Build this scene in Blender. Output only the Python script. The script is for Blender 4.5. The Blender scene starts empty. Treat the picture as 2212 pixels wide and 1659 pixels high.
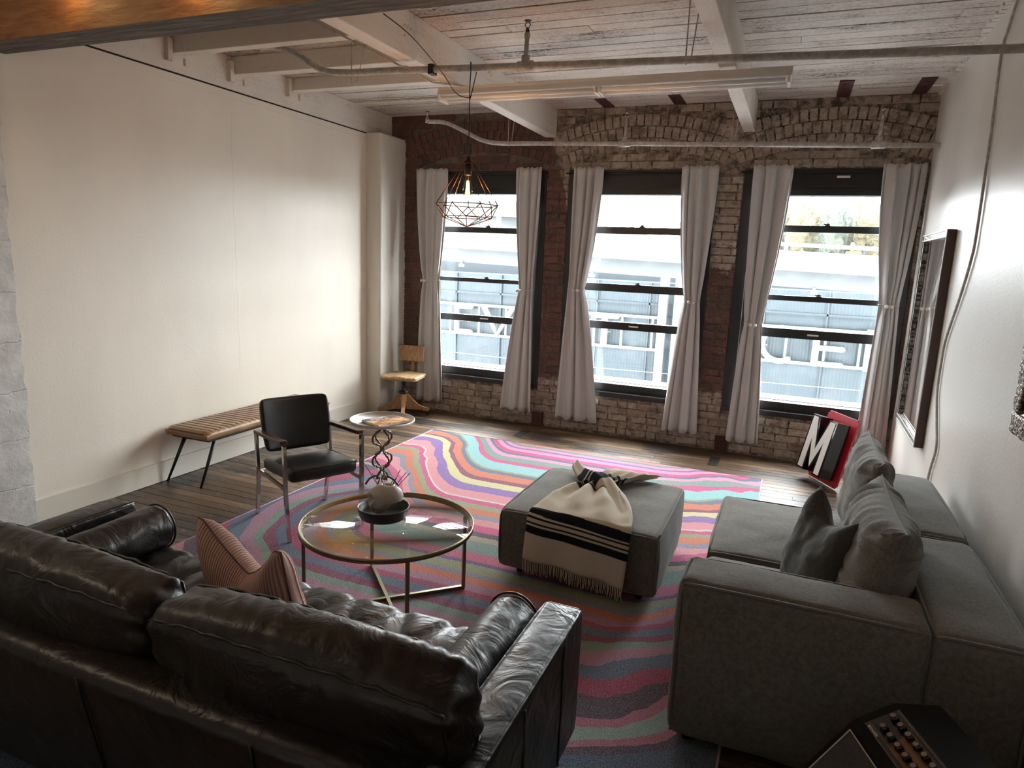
import bpy, bmesh, math, random
from mathutils import Vector, Matrix, noise
R_ = random.Random(7)
PI = math.pi
SC = bpy.context.scene
COL = SC.collection

# ------------------------------------------------------------------ camera
RM = ((0.92311097, 0.10817616, -0.36900415),
      (0.38240113, -0.15732423, 0.91050451),
      (0.04044159, -0.9816043, -0.1865944))
cam = bpy.data.cameras.new('camera'); cam_o = bpy.data.objects.new('camera', cam); COL.objects.link(cam_o)
m = Matrix.Identity(4)
for i in range(3):
    m[i][0] = RM[i][0]; m[i][1] = -RM[i][1]; m[i][2] = -RM[i][2]
m[2][3] = 1.87
cam_o.matrix_world = m
cam.sensor_width = 36; cam.lens = 36*1458/2212; cam.clip_start = 0.02; cam.clip_end = 600
SC.camera = cam_o
# ------------------------------------------------------------------ world, lights, exposure
w = bpy.data.worlds.new('overcast_sky'); SC.world = w; w.use_nodes = True
bg = w.node_tree.nodes['Background']
bg.inputs[0].default_value = (0.93, 0.97, 1.0, 1); bg.inputs[1].default_value = 22.0
SC.view_settings.view_transform = 'Standard'; SC.view_settings.look = 'None'
SC.cycles.diffuse_bounces = 8; SC.cycles.max_bounces = 14; SC.cycles.transparent_max_bounces = 16
SC.view_settings.exposure = 0.72; SC.view_settings.gamma = 1.0; SC.view_settings.use_curve_mapping = False
WIN = [(-4.02, -2.53), (-2.28, -0.79), (-0.54, 0.95)]
WZ0, WZ1 = 0.42, 2.77
def light(name, kind, loc, energy, color, size=0.1, rot=(0, 0, 0), size_y=None, portal=False):
    l = bpy.data.lights.new(name, kind); l.energy = energy; l.color = color
    if kind == 'AREA':
        l.size = size
        if size_y: l.shape = 'RECTANGLE'; l.size_y = size_y
        l.cycles.is_portal = portal
    else: l.shadow_soft_size = size
    o = bpy.data.objects.new(name, l); o.location = loc; o.rotation_euler = rot; COL.objects.link(o); return o
for x0, x1 in WIN:
    light('window_portal', 'AREA', ((x0+x1)/2, 7.3, (WZ0+WZ1)/2), 1, (1, 1, 1), x1-x0, (-PI/2, 0, 0), WZ1-WZ0, True)
# unseen fill lights added to brighten the near room, then the lamps at the beam
light('fill_light', 'POINT', (-1.6, -0.9, 2.75), 2, (1.0, 0.82, 0.62), 0.25)
light('fill_light', 'POINT', (-3.5, 0.9, 2.7), 13, (1.0, 0.80, 0.58), 0.2)
light('beam_lamp_light', 'POINT', (-3.54, 2.50, 3.12), 0.9, (1.0, 0.62, 0.25), 0.03)
light('beam_lamp_light', 'POINT', (-2.70, 2.50, 3.07), 0.9, (1.0, 0.62, 0.25), 0.03)

# ------------------------------------------------------------------ material helpers
class X:
    """small expression wrapper around shader sockets"""
    def __init__(s, nt, v): s.nt = nt; s.v = v
    def _m(s, op, *a, clamp=False):
        n = s.nt.nodes.new('ShaderNodeMath'); n.operation = op; n.use_clamp = clamp
        for i, q in enumerate((s,)+a):
            q = q.v if isinstance(q, X) else q
            if isinstance(q, (int, float)): n.inputs[i].default_value = q
            else: s.nt.links.new(q, n.inputs[i])
        return X(s.nt, n.outputs[0])
    def __add__(s, o): return s._m('ADD', o)
    def __sub__(s, o): return s._m('SUBTRACT', o)
    def __mul__(s, o): return s._m('MULTIPLY', o)
    def __truediv__(s, o): return s._m('DIVIDE', o)
    def gt(s, o): return s._m('GREATER_THAN', o)
    def lt(s, o): return s._m('LESS_THAN', o)
    def mx(s, o): return s._m('MAXIMUM', o)
    def mn(s, o): return s._m('MINIMUM', o)
    def pw(s, o): return s._m('POWER', o)
    def ab(s): return s._m('ABSOLUTE')
    def frac(s): return s._m('FRACT')
    def sin(s): return s._m('SINE')
    def cl(s): return s._m('ADD', 0.0, clamp=True)
    def sqrt(s): return s._m('SQRT')
    def smooth(s, a, b):
        n = s.nt.nodes.new('ShaderNodeMapRange'); n.interpolation_type = 'SMOOTHSTEP'
        s.nt.links.new(s.v, n.inputs[0]); n.inputs[1].default_value = a; n.inputs[2].default_value = b
        return X(s.nt, n.outputs[0])

class Mat:
    def __init__(s, name, color=(0.8, 0.8, 0.8), rough=0.6, metal=0.0, spec=0.5, **kw):
        s.m = bpy.data.materials.new(name); s.m.use_nodes = True; s.nt = s.m.node_tree
        s.b = s.nt.nodes['Principled BSDF']
        s.b.inputs['Base Color'].default_value = (*color, 1); s.b.inputs['Roughness'].default_value = rough
        s.b.inputs['Metallic'].default_value = metal; s.b.inputs['Specular IOR Level'].default_value = spec
        for k, v in kw.items(): s.b.inputs[k.replace('_', ' ')].default_value = v
        s._o = None
    def node(s, t, **kw):
        n = s.nt.nodes.new(t)
        for k, v in kw.items(): setattr(n, k, v)
        return n
    def link(s, a, b): s.nt.links.new(a.v if isinstance(a, X) else a, b)
    def coords(s, kind='Object'):
        return s.node('ShaderNodeTexCoord').outputs[kind]
    def worldpos(s): return s.node('ShaderNodeNewGeometry').outputs['Position']
    def xyz(s, vec):
        n = s.node('ShaderNodeSeparateXYZ'); s.link(vec, n.inputs[0])
        return [X(s.nt, n.outputs[i]) for i in range(3)]
    def scale(s, vec, sc, loc=(0, 0, 0), rot=(0, 0, 0)):
        n = s.node('ShaderNodeMapping'); s.link(vec, n.inputs[0]); n.inputs['Scale'].default_value = sc
        n.inputs['Location'].default_value = loc; n.inputs['Rotation'].default_value = rot; return n.outputs[0]
    def noise(s, vec, scale=5, detail=3, rough=0.5, dist=0.0):
        n = s.node('ShaderNodeTexNoise'); s.link(vec, n.inputs['Vector']); n.inputs['Scale'].default_value = scale
        n.inputs['Detail'].default_value = detail; n.inputs['Roughness'].default_value = rough
        n.inputs['Distortion'].default_value = dist
        return X(s.nt, n.outputs[0])
    def rand(s): return X(s.nt, s.node('ShaderNodeObjectInfo').outputs['Random'])
    def ramp(s, fac, stops, const=False):
        n = s.node('ShaderNodeValToRGB'); s.link(fac, n.inputs[0])
        cr = n.color_ramp; cr.interpolation = 'CONSTANT' if const else 'LINEAR'
        while len(cr.elements) > 1: cr.elements.remove(cr.elements[-1])
        cr.elements[0].position = stops[0][0]; cr.elements[0].color = (*stops[0][1], 1)
        for p, c in stops[1:]:
            e = cr.elements.new(p); e.color = (*c, 1)
        return n.outputs[0]
    def mix(s, fac, a, b, mode='MIX'):
        n = s.node('ShaderNodeMix', data_type='RGBA', blend_type=mode)
        for q, i in ((fac, 0), (a, 6), (b, 7)):
            if isinstance(q, (int, float)): n.inputs[i].default_value = q
            elif isinstance(q, tuple): n.inputs[i].default_value = (*q, 1)
            else: s.link(q, n.inputs[i])
        return n.outputs[2]
    def color(s, c): s.link(c, s.b.inputs['Base Color']); return s
    def roughness(s, r): s.link(r, s.b.inputs['Roughness']); return s
    def bump(s, h, strength=0.3, dist=0.01):
        n = s.node('ShaderNodeBump'); s.link(h, n.inputs['Height']); n.inputs['Strength'].default_value = strength
        n.inputs['Distance'].default_value = dist
        prev = s.b.inputs['Normal'].links
        if prev: s.nt.links.new(prev[0].from_socket, n.inputs['Normal'])
        s.link(n.outputs[0], s.b.inputs['Normal']); return s

M = {}
def simple(name, c, rough=0.6, metal=0.0, spec=0.5, **kw):
    a = Mat(name, c, rough, metal, spec, **kw); M[name] = a.m; return a
# paint / metals
simple('black_paint', (0.012, 0.012, 0.012), 0.38)
simple('black_iron', (0.014, 0.014, 0.014), 0.45, 0.3)
simple('chrome', (0.62, 0.61, 0.6), 0.12, 1.0)
simple('brass', (0.27, 0.22, 0.13), 0.38, 1.0)
simple('copper_wire', (0.09, 0.035, 0.02), 0.35, 0.9)
simple('cord_black', (0.006, 0.006, 0.006), 0.5)
simple('white_enamel', (0.72, 0.69, 0.65), 0.4)
simple('red_panel', (0.42, 0.018, 0.03), 0.22)
simple('gloss_black', (0.006, 0.006, 0.006), 0.12)
simple('sign_white', (0.75, 0.74, 0.7), 0.35)
simple('dark_bowl', (0.008, 0.008, 0.009), 0.42)
simple('incense', (0.09, 0.035, 0.03), 0.8)
simple('bead_white', (0.7, 0.66, 0.6), 0.4)
simple('tube_white', (0.8, 0.78, 0.76), 0.15)
simple('rust_plate', (0.07, 0.022, 0.018), 0.6, 0.2)
simple('alu_tray', (0.4, 0.385, 0.36), 0.5, 0.5)
simple('bronze', (0.11, 0.085, 0.065), 0.35, 0.9)
simple('page_white', (0.7, 0.68, 0.62), 0.7)
simple('walnut', (0.055, 0.022, 0.013), 0.35)
simple('amp_black', (0.004, 0.004, 0.004), 0.8, 0, 0.2)
simple('amp_piping', (0.55, 0.5, 0.42), 0.5)
simple('amp_copper', (0.16, 0.07, 0.035), 0.35, 0.8)
simple('knob_cap', (0.2, 0.16, 0.13), 0.3, 0.7)
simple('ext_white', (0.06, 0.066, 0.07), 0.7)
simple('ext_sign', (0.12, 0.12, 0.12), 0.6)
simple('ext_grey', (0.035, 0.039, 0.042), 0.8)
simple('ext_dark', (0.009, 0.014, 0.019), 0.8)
simple('ext_ground', (0.3, 0.3, 0.3), 0.9)
simple('mirror_glass', (0.9, 0.9, 0.9), 0.02, 1.0)
a = Mat('wax'); a.b.inputs['Base Color'].default_value = (0.42, 0.38, 0.32, 1); a.b.inputs['Roughness'].default_value = 0.45
h = a.noise(a.coords(), 30, 4); a.bump(h, 0.25, 0.004); M['wax'] = a.m

def wall_paint(name, c, rough, bump=0.25, crack=False, patch=0.0):
    a = Mat(name, c, rough); p = a.worldpos()
    n1 = a.noise(a.scale(p, (1, 1, 0.35)), 1.3, 4); n2 = a.noise(p, 55, 3, 0.6)
    dk = tuple(q*(0.9-patch) for q in c)
    a.color(a.mix(n1.smooth(0.35, 0.7), dk, c))
    a.roughness((n1*0.22)+(rough-0.11))
    a.bump(n2, bump, 0.004)
    n3 = a.noise(a.scale(p, (6, 6, 0.7)), 1.0, 3); a.bump(n3, 0.07, 0.01)
    if crack:
        x, y, z = a.xyz(p); cn = a.noise(a.scale(p, (1, 1, 1)), 6, 5, 0.7)
        ln = ((y-4.555+(cn-0.5)*0.06).ab().lt(0.0022))*(z.gt(0.8))*(z.lt(2.95))
        a.bump(ln*-1.0, 0.6, 0.004); a.color(a.mix(ln*0.25, a.mix(n1.smooth(0.35, 0.7), dk, c), (0.3, 0.26, 0.2)))
    M[name] = a.m; return a
wall_paint('plaster_cream', (0.80, 0.745, 0.65), 0.42, 0.2, crack=True)
wall_paint('gloss_white', (0.66, 0.63, 0.585), 0.4, 0.3)
wall_paint('plaster_pillar', (0.66, 0.63, 0.56), 0.4, 0.5)
wall_paint('base_white', (0.74, 0.69, 0.6), 0.4, 0.1)
a = Mat('rough_concrete', (0.62, 0.61, 0.59), 0.5); p = a.worldpos()
x, y, z = a.xyz(p)
nz = a.noise(p, 9, 6, 0.65); line = ((z+(nz*0.05))/0.31).frac()
groove = (line-0.5).ab().smooth(0.48, 0.5)
holes = a.noise(p, 26, 2).smooth(0.66, 0.72)
a.color(a.mix(nz.smooth(0.3, 0.75), (0.5, 0.49, 0.47), (0.68, 0.67, 0.65)))
a.bump(nz, 0.4, 0.02); a.bump((groove+holes)*-1.0, 0.5, 0.008); M['rough_concrete'] = a.m

# old painted timber (beams, ceiling boards)
def timber(name, c1, c2, c3, axis, wear=0.5, rough=0.6, per=True):
    a = Mat(name, c1, rough); p = a.worldpos(); r = a.rand()
    sc = (0.6, 7, 7) if axis == 'x' else (7, 0.6, 7)
    off = a.node('ShaderNodeVectorMath', operation='ADD'); a.link(p, off.inputs[0])
    cmb = a.node('ShaderNodeCombineXYZ'); a.link(r*37.0, cmb.inputs[0]); a.link(r*17.0, cmb.inputs[1]); a.link(cmb.outputs[0], off.inputs[1])
    q = a.scale(off.outputs[0], sc)
    g = a.noise(q, 3.0, 8, 0.65, 0.4); big = a.noise(a.scale(off.outputs[0], (1.0, 1.6, 1.6)), 1.6, 4, 0.6)
    chips = a.noise(a.scale(off.outputs[0], (14, 26, 26) if axis == 'x' else (26, 14, 26)), 3.0, 5, 0.7)
    f = (chips*0.65+big*0.5+g*0.25)
    col = a.ramp(f, [(0.0, c3), (wear, c3), (wear+0.06, c2), (wear+0.22, c1), (1, c1)])
    if per: col = a.mix(r*0.35, col, c2)
    a.color(col); a.bump(g, 0.5, 0.006); a.bump(chips, 0.35, 0.003)
    M[name] = a.m
timber('ceiling_board', (0.7, 0.64, 0.58), (0.47, 0.42, 0.375), (0.06, 0.04, 0.03), 'x', 0.56)
timber('beam_white_y', (0.72, 0.67, 0.61), (0.6, 0.54, 0.48), (0.16, 0.12, 0.09), 'y', 0.5, per=False)
timber('beam_white_x', (0.68, 0.62, 0.54), (0.58, 0.52, 0.44), (0.16, 0.12, 0.09), 'x', 0.44, per=False)
# dark raw beam
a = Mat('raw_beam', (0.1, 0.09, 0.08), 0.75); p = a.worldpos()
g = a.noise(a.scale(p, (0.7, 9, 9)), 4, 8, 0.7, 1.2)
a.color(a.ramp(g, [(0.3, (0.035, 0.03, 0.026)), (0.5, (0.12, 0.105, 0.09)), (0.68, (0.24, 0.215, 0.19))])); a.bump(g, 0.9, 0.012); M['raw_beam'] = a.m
a = Mat('lamplit_beam', (0.3, 0.14, 0.05), 0.5); p = a.worldpos()  # near-face wood with the warm lamplight put into its colour
g = a.noise(a.scale(p, (1.0, 9, 7)), 5, 6, 0.7, 0.6)
a.color(a.ramp(g, [(0.3, (0.14, 0.055, 0.02)), (0.7, (0.34, 0.16, 0.06))])); a.bump(g, 0.8, 0.01); M['lamplit_beam'] = a.m
# floor boards
a = Mat('floor_board', (0.1, 0.06, 0.035), 0.4); p = a.worldpos(); r = a.rand()
cmb = a.node('ShaderNodeCombineXYZ'); a.link(r*31.0, cmb.inputs[0]); a.link(r*13.0, cmb.inputs[1])
off = a.node('ShaderNodeVectorMath', operation='ADD'); a.link(p, off.inputs[0]); a.link(cmb.outputs[0], off.inputs[1])
g = a.noise(a.scale(off.outputs[0], (1.2, 22, 8)), 3, 8, 0.7, 0.5)
st = a.noise(a.scale(p, (0.7, 1.6, 1)), 1.7, 6, 0.65)
base = a.ramp(g+(r-0.5)*0.3, [(0.25, (0.045, 0.026, 0.016)), (0.5, (0.135, 0.08, 0.045)), (0.75, (0.31, 0.2, 0.115))])
col = a.mix(st.smooth(0.47, 0.60)*0.88, base, (0.018, 0.015, 0.014))
wr = a.noise(a.scale(p, (2.2, 6, 1)), 3.0, 8, 0.75).smooth(0.56, 0.7)
col = a.mix(wr*0.7, col, (0.42, 0.28, 0.17))
a.color(col); a.roughness((g*0.35)+0.24); a.bump(g, 0.5, 0.003); M['floor_board'] = a.m
simple('floor_gap', (0.012, 0.009, 0.007), 0.8)
simple('ceiling_gap', (0.012, 0.01, 0.009), 0.8)

# bricks: red between the window sill and the middle of the wall, limewash above and below
a = Mat('brick', (0.2, 0.06, 0.04), 0.75); p = a.worldpos(); r = a.rand()
x, y, z = a.xyz(p)
n0 = a.noise(p, 1.5, 4, 0.6); n1 = a.noise(p, 18, 6, 0.7); n2 = a.noise(p, 60, 4, 0.7)
red = a.ramp(r, [(0, (0.1, 0.038, 0.028)), (0.4, (0.13, 0.052, 0.038)), (0.7, (0.072, 0.033, 0.027)), (1, (0.055, 0.026, 0.023))])
red = a.mix(n2.smooth(0.35, 0.7)*0.4, red, (0.26, 0.15, 0.11))
zz = z+(n0-0.5)*0.5+(x*0.0)
low = zz.smooth(0.66, 0.52)
topm = (zz+((x+2.55).smooth(0.5, -0.1)*-1.6)).smooth(1.66, 1.95)
paint = (low+topm).cl()
paint = (paint*0.92+(n1-0.5)*1.3+(r-0.5)*0.35).smooth(0.38, 0.62)
pc = a.mix(n1.smooth(0.3, 0.7), (0.30, 0.235, 0.185), (0.50, 0.42, 0.345))
pc = a.mix((r*0.55), pc, (0.21, 0.155, 0.12))
grime = a.noise(p, 5, 6, 0.75).smooth(0.5, 0.62)
col = a.mix(grime*0.6, a.mix(paint, red, pc), (0.09, 0.068, 0.055))
a.color(col); a.bump(n1, 1.0, 0.02); a.bump(n2, 0.6, 0.006); M['brick'] = a.m
a = Mat('mortar', (0.2, 0.17, 0.14), 0.9); p = a.worldpos()
n1 = a.noise(p, 14, 6, 0.7); x, y, z = a.xyz(p)
n0 = a.noise(p, 1.5, 4, 0.6); zz = z+(n0-0.5)*0.5; paint = (zz.smooth(0.66, 0.52)+(zz+((x+2.55).smooth(0.5, -0.1)*-1.6)).smooth(1.66, 1.95)).cl()
a.color(a.mix(paint*(n1.smooth(0.42, 0.6)), a.ramp(n1, [(0.3, (0.06, 0.048, 0.04)), (0.5, (0.14, 0.11, 0.085)), (0.7, (0.22, 0.18, 0.15))]), (0.33, 0.265, 0.21))); a.bump(n1, 1.0, 0.02); M['mortar'] = a.m

# fabrics
def fabric(name, c1, c2, scale=350, rough=0.9, bump=0.25):
    a = Mat(name, c1, rough, 0, 0.2); o = a.coords()
    wv = a.noise(a.scale(o, (1, 0.25, 1)), scale, 2); wv2 = a.noise(a.scale(o, (0.2, 1, 0.2)), scale, 2)
    big = a.noise(o, 5, 4)
    a.color(a.mix(((wv+wv2)*0.5).smooth(0.35, 0.65)*0.7+big*0.3, c1, c2)); a.bump(wv+wv2, bump, 0.002); a.bump(a.noise(o, 9, 4), 0.25, 0.012)
    a.b.inputs['Sheen Weight'].default_value = 0.15
    M[name] = a.m
fabric('grey_linen', (0.076, 0.069, 0.056), (0.158, 0.143, 0.118), 260)
fabric('dark_linen', (0.033, 0.031, 0.027), (0.06, 0.056, 0.049), 260)
fabric('grey_piping', (0.1, 0.095, 0.082), (0.15, 0.14, 0.125), 260)
fabric('curtain_cloth', (0.5, 0.495, 0.49), (0.54, 0.535, 0.53), 500, 0.6, 0.05)
a = Mat('pink_corduroy', (0.4, 0.2, 0.16), 0.85, 0, 0.2); o = a.coords(); x, y, z = a.xyz(o)
rib = (x*740.0).sin(); a.color(a.mix(rib.smooth(-1, 1), (0.40, 0.215, 0.175), (0.62, 0.40, 0.33))); a.bump(rib, 0.6, 0.004); M['pink_corduroy'] = a.m
simple('pink_seam', (0.18, 0.085, 0.07), 0.8)
# leathers
def leather(name, c1, c2, r1, r2, bs=0.5, crs=4.0, cs=0.35):
    a = Mat(name, c1, 0.4, 0, 0.5); o = a.coords()
    n = a.noise(o, 6, 5, 0.6); v = a.node('ShaderNodeTexVoronoi', feature='DISTANCE_TO_EDGE'); a.link(o, v.inputs['Vector']); v.inputs['Scale'].default_value = 260
    cr = a.noise(a.scale(o, (1, 1, 1)), crs, 3, 0.5, 1.6)
    a.color(a.mix(n.smooth(0.4, 0.7), c1, c2)); a.roughness((n*(r2-r1)*1.6)+(r1-0.1))
    a.bump(X(a.nt, v.outputs['Distance']), 0.12, 0.002); a.bump(cr, cs, 0.03); a.bump(a.noise(o, 40, 4), 0.15, 0.003)
    M[name] = a.m
leather('black_leather', (0.0075, 0.0055, 0.0045), (0.014, 0.009, 0.007), 0.36, 0.5, crs=7, cs=0.28)
leather('vinyl_black', (0.0045, 0.0045, 0.0045), (0.007, 0.0065, 0.006), 0.44, 0.5, crs=1.5, cs=0.04)
leather('tan_leather', (0.27, 0.15, 0.066), (0.40, 0.25, 0.125), 0.3, 0.45, crs=3, cs=0.12)
simple('tan_dark_seam', (0.035, 0.016, 0.008), 0.6)
# oak of the swivel chair
a = Mat('oak', (0.3, 0.17, 0.08), 0.45); o = a.coords(); g = a.noise(a.scale(o, (12, 1.2, 3)), 5, 6, 0.6, 0.5)
a.color(a.ramp(g, [(0.3, (0.2, 0.1, 0.04)), (0.55, (0.36, 0.21, 0.1)), (0.8, (0.5, 0.34, 0.19))])); a.bump(g, 0.2, 0.003); M['oak'] = a.m
a = Mat('oak_pale', (0.45, 0.3, 0.16), 0.4); o = a.coords(); g = a.noise(a.scale(o, (10, 1.5, 3)), 5, 6, 0.6, 0.8)
a.color(a.ramp(g, [(0.3, (0.33, 0.19, 0.08)), (0.6, (0.58, 0.41, 0.22)), (0.8, (0.68, 0.54, 0.33))])); M['oak_pale'] = a.m
# pipe paint
a = Mat('pipe_paint', (0.45, 0.42, 0.38), 0.4); p = a.worldpos(); n = a.noise(p, 30, 4)
a.color(a.mix(n.smooth(0.4, 0.65), (0.36, 0.335, 0.305), (0.5, 0.47, 0.43))); a.bump(n, 0.3, 0.003); M['pipe_paint'] = a.m
# ornate frame
a = Mat('ornate_silver', (0.2, 0.19, 0.17), 0.35, 0.7); o = a.coords(); v = a.noise(o, 55, 2); a.color(a.ramp(v, [(0.42, (0.035, 0.033, 0.028)), (0.62, (0.3, 0.28, 0.25))])); a.bump(v, 1.0, 0.01); M['ornate_silver'] = a.m
a = Mat('ornate_gold', (0.1, 0.06, 0.03), 0.35, 0.6); o = a.coords(); v = a.noise(o, 60, 3); a.color(a.ramp(v, [(0.4, (0.02, 0.012, 0.008)), (0.65, (0.25, 0.16, 0.09))])); a.bump(v, 1.0, 0.02); M['ornate_gold'] = a.m

# glass: thin, with a faint veil of dirt
def thin_glass(name, dirt=0.0, tint=(0.97, 0.985, 0.98)):
    mt = bpy.data.materials.new(name); mt.use_nodes = True; nt = mt.node_tree; nt.nodes.clear()
    out = nt.nodes.new('ShaderNodeOutputMaterial'); tr = nt.nodes.new('ShaderNodeBsdfTransparent'); gl = nt.nodes.new('ShaderNodeBsdfGlossy')
    tr.inputs[0].default_value = (*tint, 1); gl.inputs['Roughness'].default_value = 0.02
    lw = nt.nodes.new('ShaderNodeLayerWeight'); lw.inputs[0].default_value = 0.5
    pw = nt.nodes.new('ShaderNodeMath'); pw.operation = 'POWER'; pw.inputs[1].default_value = 5; nt.links.new(lw.outputs['Facing'], pw.inputs[0])
    fr = nt.nodes.new('ShaderNodeMath'); fr.operation = 'MULTIPLY_ADD'; nt.links.new(pw.outputs[0], fr.inputs[0]); fr.inputs[1].default_value = 0.9; fr.inputs[2].default_value = 0.04
    mx = nt.nodes.new('ShaderNodeMixShader'); nt.links.new(fr.outputs[0], mx.inputs[0]); nt.links.new(tr.outputs[0], mx.inputs[1]); nt.links.new(gl.outputs[0], mx.inputs[2])
    res = mx.outputs[0]
    if dirt:
        df = nt.nodes.new('ShaderNodeBsdfTranslucent'); df.inputs[0].default_value = (0.8, 0.85, 0.9, 1)
        tc = nt.nodes.new('ShaderNodeNewGeometry'); n1 = nt.nodes.new('ShaderNodeTexNoise'); n1.inputs['Scale'].default_value = 5; n1.inputs['Detail'].default_value = 8; n1.inputs['Roughness'].default_value = 0.75
        nt.links.new(tc.outputs['Position'], n1.inputs['Vector'])
        mr = nt.nodes.new('ShaderNodeMapRange'); nt.links.new(n1.outputs[0], mr.inputs[0]); mr.inputs[1].default_value = 0.5; mr.inputs[2].default_value = 0.8; mr.inputs[4].default_value = dirt
        m2 = nt.nodes.new('ShaderNodeMixShader'); nt.links.new(mr.outputs[0], m2.inputs[0]); nt.links.new(res, m2.inputs[1]); nt.links.new(df.outputs[0], m2.inputs[2]); res = m2.outputs[0]
    nt.links.new(res, out.inputs[0]); M[name] = mt
thin_glass('window_glass', 0.012)
thin_glass('table_glass', 0.0, (0.93, 0.955, 0.94))
thin_glass('bulb_glass', 0.0, (1.0, 0.86, 0.6))
mt = bpy.data.materials.new('filament'); mt.use_nodes = True; b = mt.node_tree.nodes['Principled BSDF']
b.inputs['Emission Color'].default_value = (1.0, 0.5, 0.12, 1); b.inputs['Emission Strength'].default_value = 60; M['filament'] = mt

# rug: agate-like bands
def hx(s):
    s = s.lstrip('#'); f = lambda c: (c/12.92 if c <= 0.04045 else ((c+0.055)/1.055)**2.4)
    return tuple(f(int(s[i:i+2], 16)/255) for i in (0, 2, 4))
C_ = dict(teal='#6f8f88', pink='#c4567c', purple='#5d4580', olive='#8d9468', bgrey='#7d8496', orange='#cc6a3c', mauve='#a8768f', crim='#a02a58',
          blue='#46647f', dcrim='#7c2350', green='#6f9184', dpurp='#3a2c45', rose='#b56a80', mint='#8fb0a5', salmon='#d98a90', tealb='#2f566f',
          beige='#a39a80', mag='#c63a76', white='#cfc4bd', yellow='#cfc88a', lmint='#86bfc0', lpink='#d78fb0', lpurp='#7d58a4')
near = [(0, 'teal'), (.17, 'pink'), (.27, 'purple'), (.31, 'olive'), (.41, 'bgrey'), (.46, 'orange'), (.53, 'mauve'), (.61, 'crim'), (.68, 'blue'),
        (.76, 'dcrim'), (.83, 'green'), (.9, 'mauve'), (1.0, 'blue'), (1.1, 'crim'), (1.22, 'dpurp'), (1.38, 'rose'), (1.45, 'mint'), (1.55, 'rose'), (1.6, 'dpurp'), (1.66, 'tealb'),
        (1.9, 'olive'), (2.1, 'purple'), (2.25, 'orange'), (2.35, 'tealb')]
far = [(0, 'beige'), (.07, 'dpurp'), (.14, 'mag'), (.24, 'salmon'), (.34, 'bgrey'), (.41, 'orange'), (.51, 'olive'), (.6, 'mag'), (.69, 'white'), (.72, 'salmon'),
       (.86, 'lpurp'), (1.0, 'yellow'), (1.12, 'dcrim'), (1.2, 'orange'), (1.34, 'blue'), (1.41, 'olive'), (1.45, 'lmint'), (1.65, 'mag'), (1.74, 'green'), (1.86, 'lpink'),
       (1.95, 'blue'), (2.0, 'mag'), (2.08, 'lpink'), (2.16, 'lpurp'), (2.2, 'lpink'), (2.26, 'green'), (2.31, 'salmon'), (2.36, 'mag')]
a = Mat('rug', (0.5, 0.3, 0.4), 0.95, 0, 0.15); p = a.worldpos(); x, y, z = a.xyz(p)
lo = a.noise(a.scale(p, (1.0, 1.0, 1)), 1.3, 2, 0.4); lo2 = a.noise(a.scale(p, (1, 1, 1), (7, 3, 0)), 3.2, 2, 0.5)
jit = a.noise(p, 40, 2)
edge = (x+1.7).ab().smooth(0.5, 1.6)
g = (x.smooth(-2.3, -3.3)*1.05) + (x.smooth(-1.0, 0.1)*0.38)
wob = (lo-0.5)*(edge*0.4+0.04) + (lo2-0.5)*(edge*0.22+0.02) + (jit-0.5)*0.02
v = y-g+wob
dxl = ((x*-1.0)-2.35).mx(0.0)
dy = (y*-1.0)+3.8+wob+(x.smooth(-0.75, 0.0)*0.42)
dn = ((dxl*dxl)+(dy*dy)).sqrt()
fn = a.ramp(dn/2.6, [(q/2.6, hx(C_[c])) for q, c in near], True)
ff = a.ramp((v-3.8)/2.6, [(q/2.6, hx(C_[c])) for q, c in far], True)
col = a.mix(v.gt(3.8), fn, ff)
sp = a.noise(p, 170, 3, 0.7); pile = a.noise(a.scale(p, (1, 0.35, 1)), 240, 2)
col = a.mix(sp.smooth(0.35, 0.7)*0.42, col, (0.5, 0.45, 0.45)); col = a.mix(sp.smooth(0.55, 0.3)*0.5, col, (0.06, 0.05, 0.08))
col = a.mix(0.1, col, (0.25, 0.2, 0.22)); a.color(col); a.bump(pile, 0.7, 0.006); a.bump(sp, 0.4, 0.006); M['rug'] = a.m
simple('rug_edge', (0.55, 0.3, 0.45), 0.9)
# blanket: cream wool with navy stripes along its length (UV v in metres from the fringe)
a = Mat('blanket', (0.6, 0.54, 0.43), 0.95, 0, 0.1)
uv = a.node('ShaderNodeUVMap').outputs[0]; u, vv, _ = a.xyz(uv)
def band(c, wd): return (vv-c).ab().lt(wd)
st = band(.185, .022)+band(.225, .005)+band(.255, .005)+band(.292, .022) + band(.80, .02)+band(.83, .005)+band(.86, .018) + band(1.03, .016)+band(1.055, .004)+band(1.08, .014)
n = a.noise(a.coords(), 200, 3)
a.color(a.mix(st.cl(), a.mix(n, (0.43, 0.37, 0.29), (0.56, 0.5, 0.4)), (0.012, 0.013, 0.02))); a.bump(n, 0.4, 0.003); M['blanket'] = a.m
simple('fringe_wool', (0.5, 0.43, 0.34), 0.95)
# corrugated metal of the building over the road
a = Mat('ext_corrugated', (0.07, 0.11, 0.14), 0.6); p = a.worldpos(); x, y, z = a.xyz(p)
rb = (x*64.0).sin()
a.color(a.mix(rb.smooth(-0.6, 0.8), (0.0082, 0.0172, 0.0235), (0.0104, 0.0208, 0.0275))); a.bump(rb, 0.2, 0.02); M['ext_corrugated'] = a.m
a = Mat('ext_foliage', (0.1, 0.12, 0.08), 0.8); o = a.noise(a.worldpos(), 0.35, 5, 0.7); r = a.rand()
a.color(a.mix(r, a.ramp(o, [(0.35, (0.015, 0.023, 0.021)), (0.6, (0.035, 0.042, 0.03))]), a.ramp(o, [(0.35, (0.035, 0.03, 0.015)), (0.6, (0.075, 0.058, 0.024))]))); a.bump(o, 1, 1); M['ext_foliage'] = a.m
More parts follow.
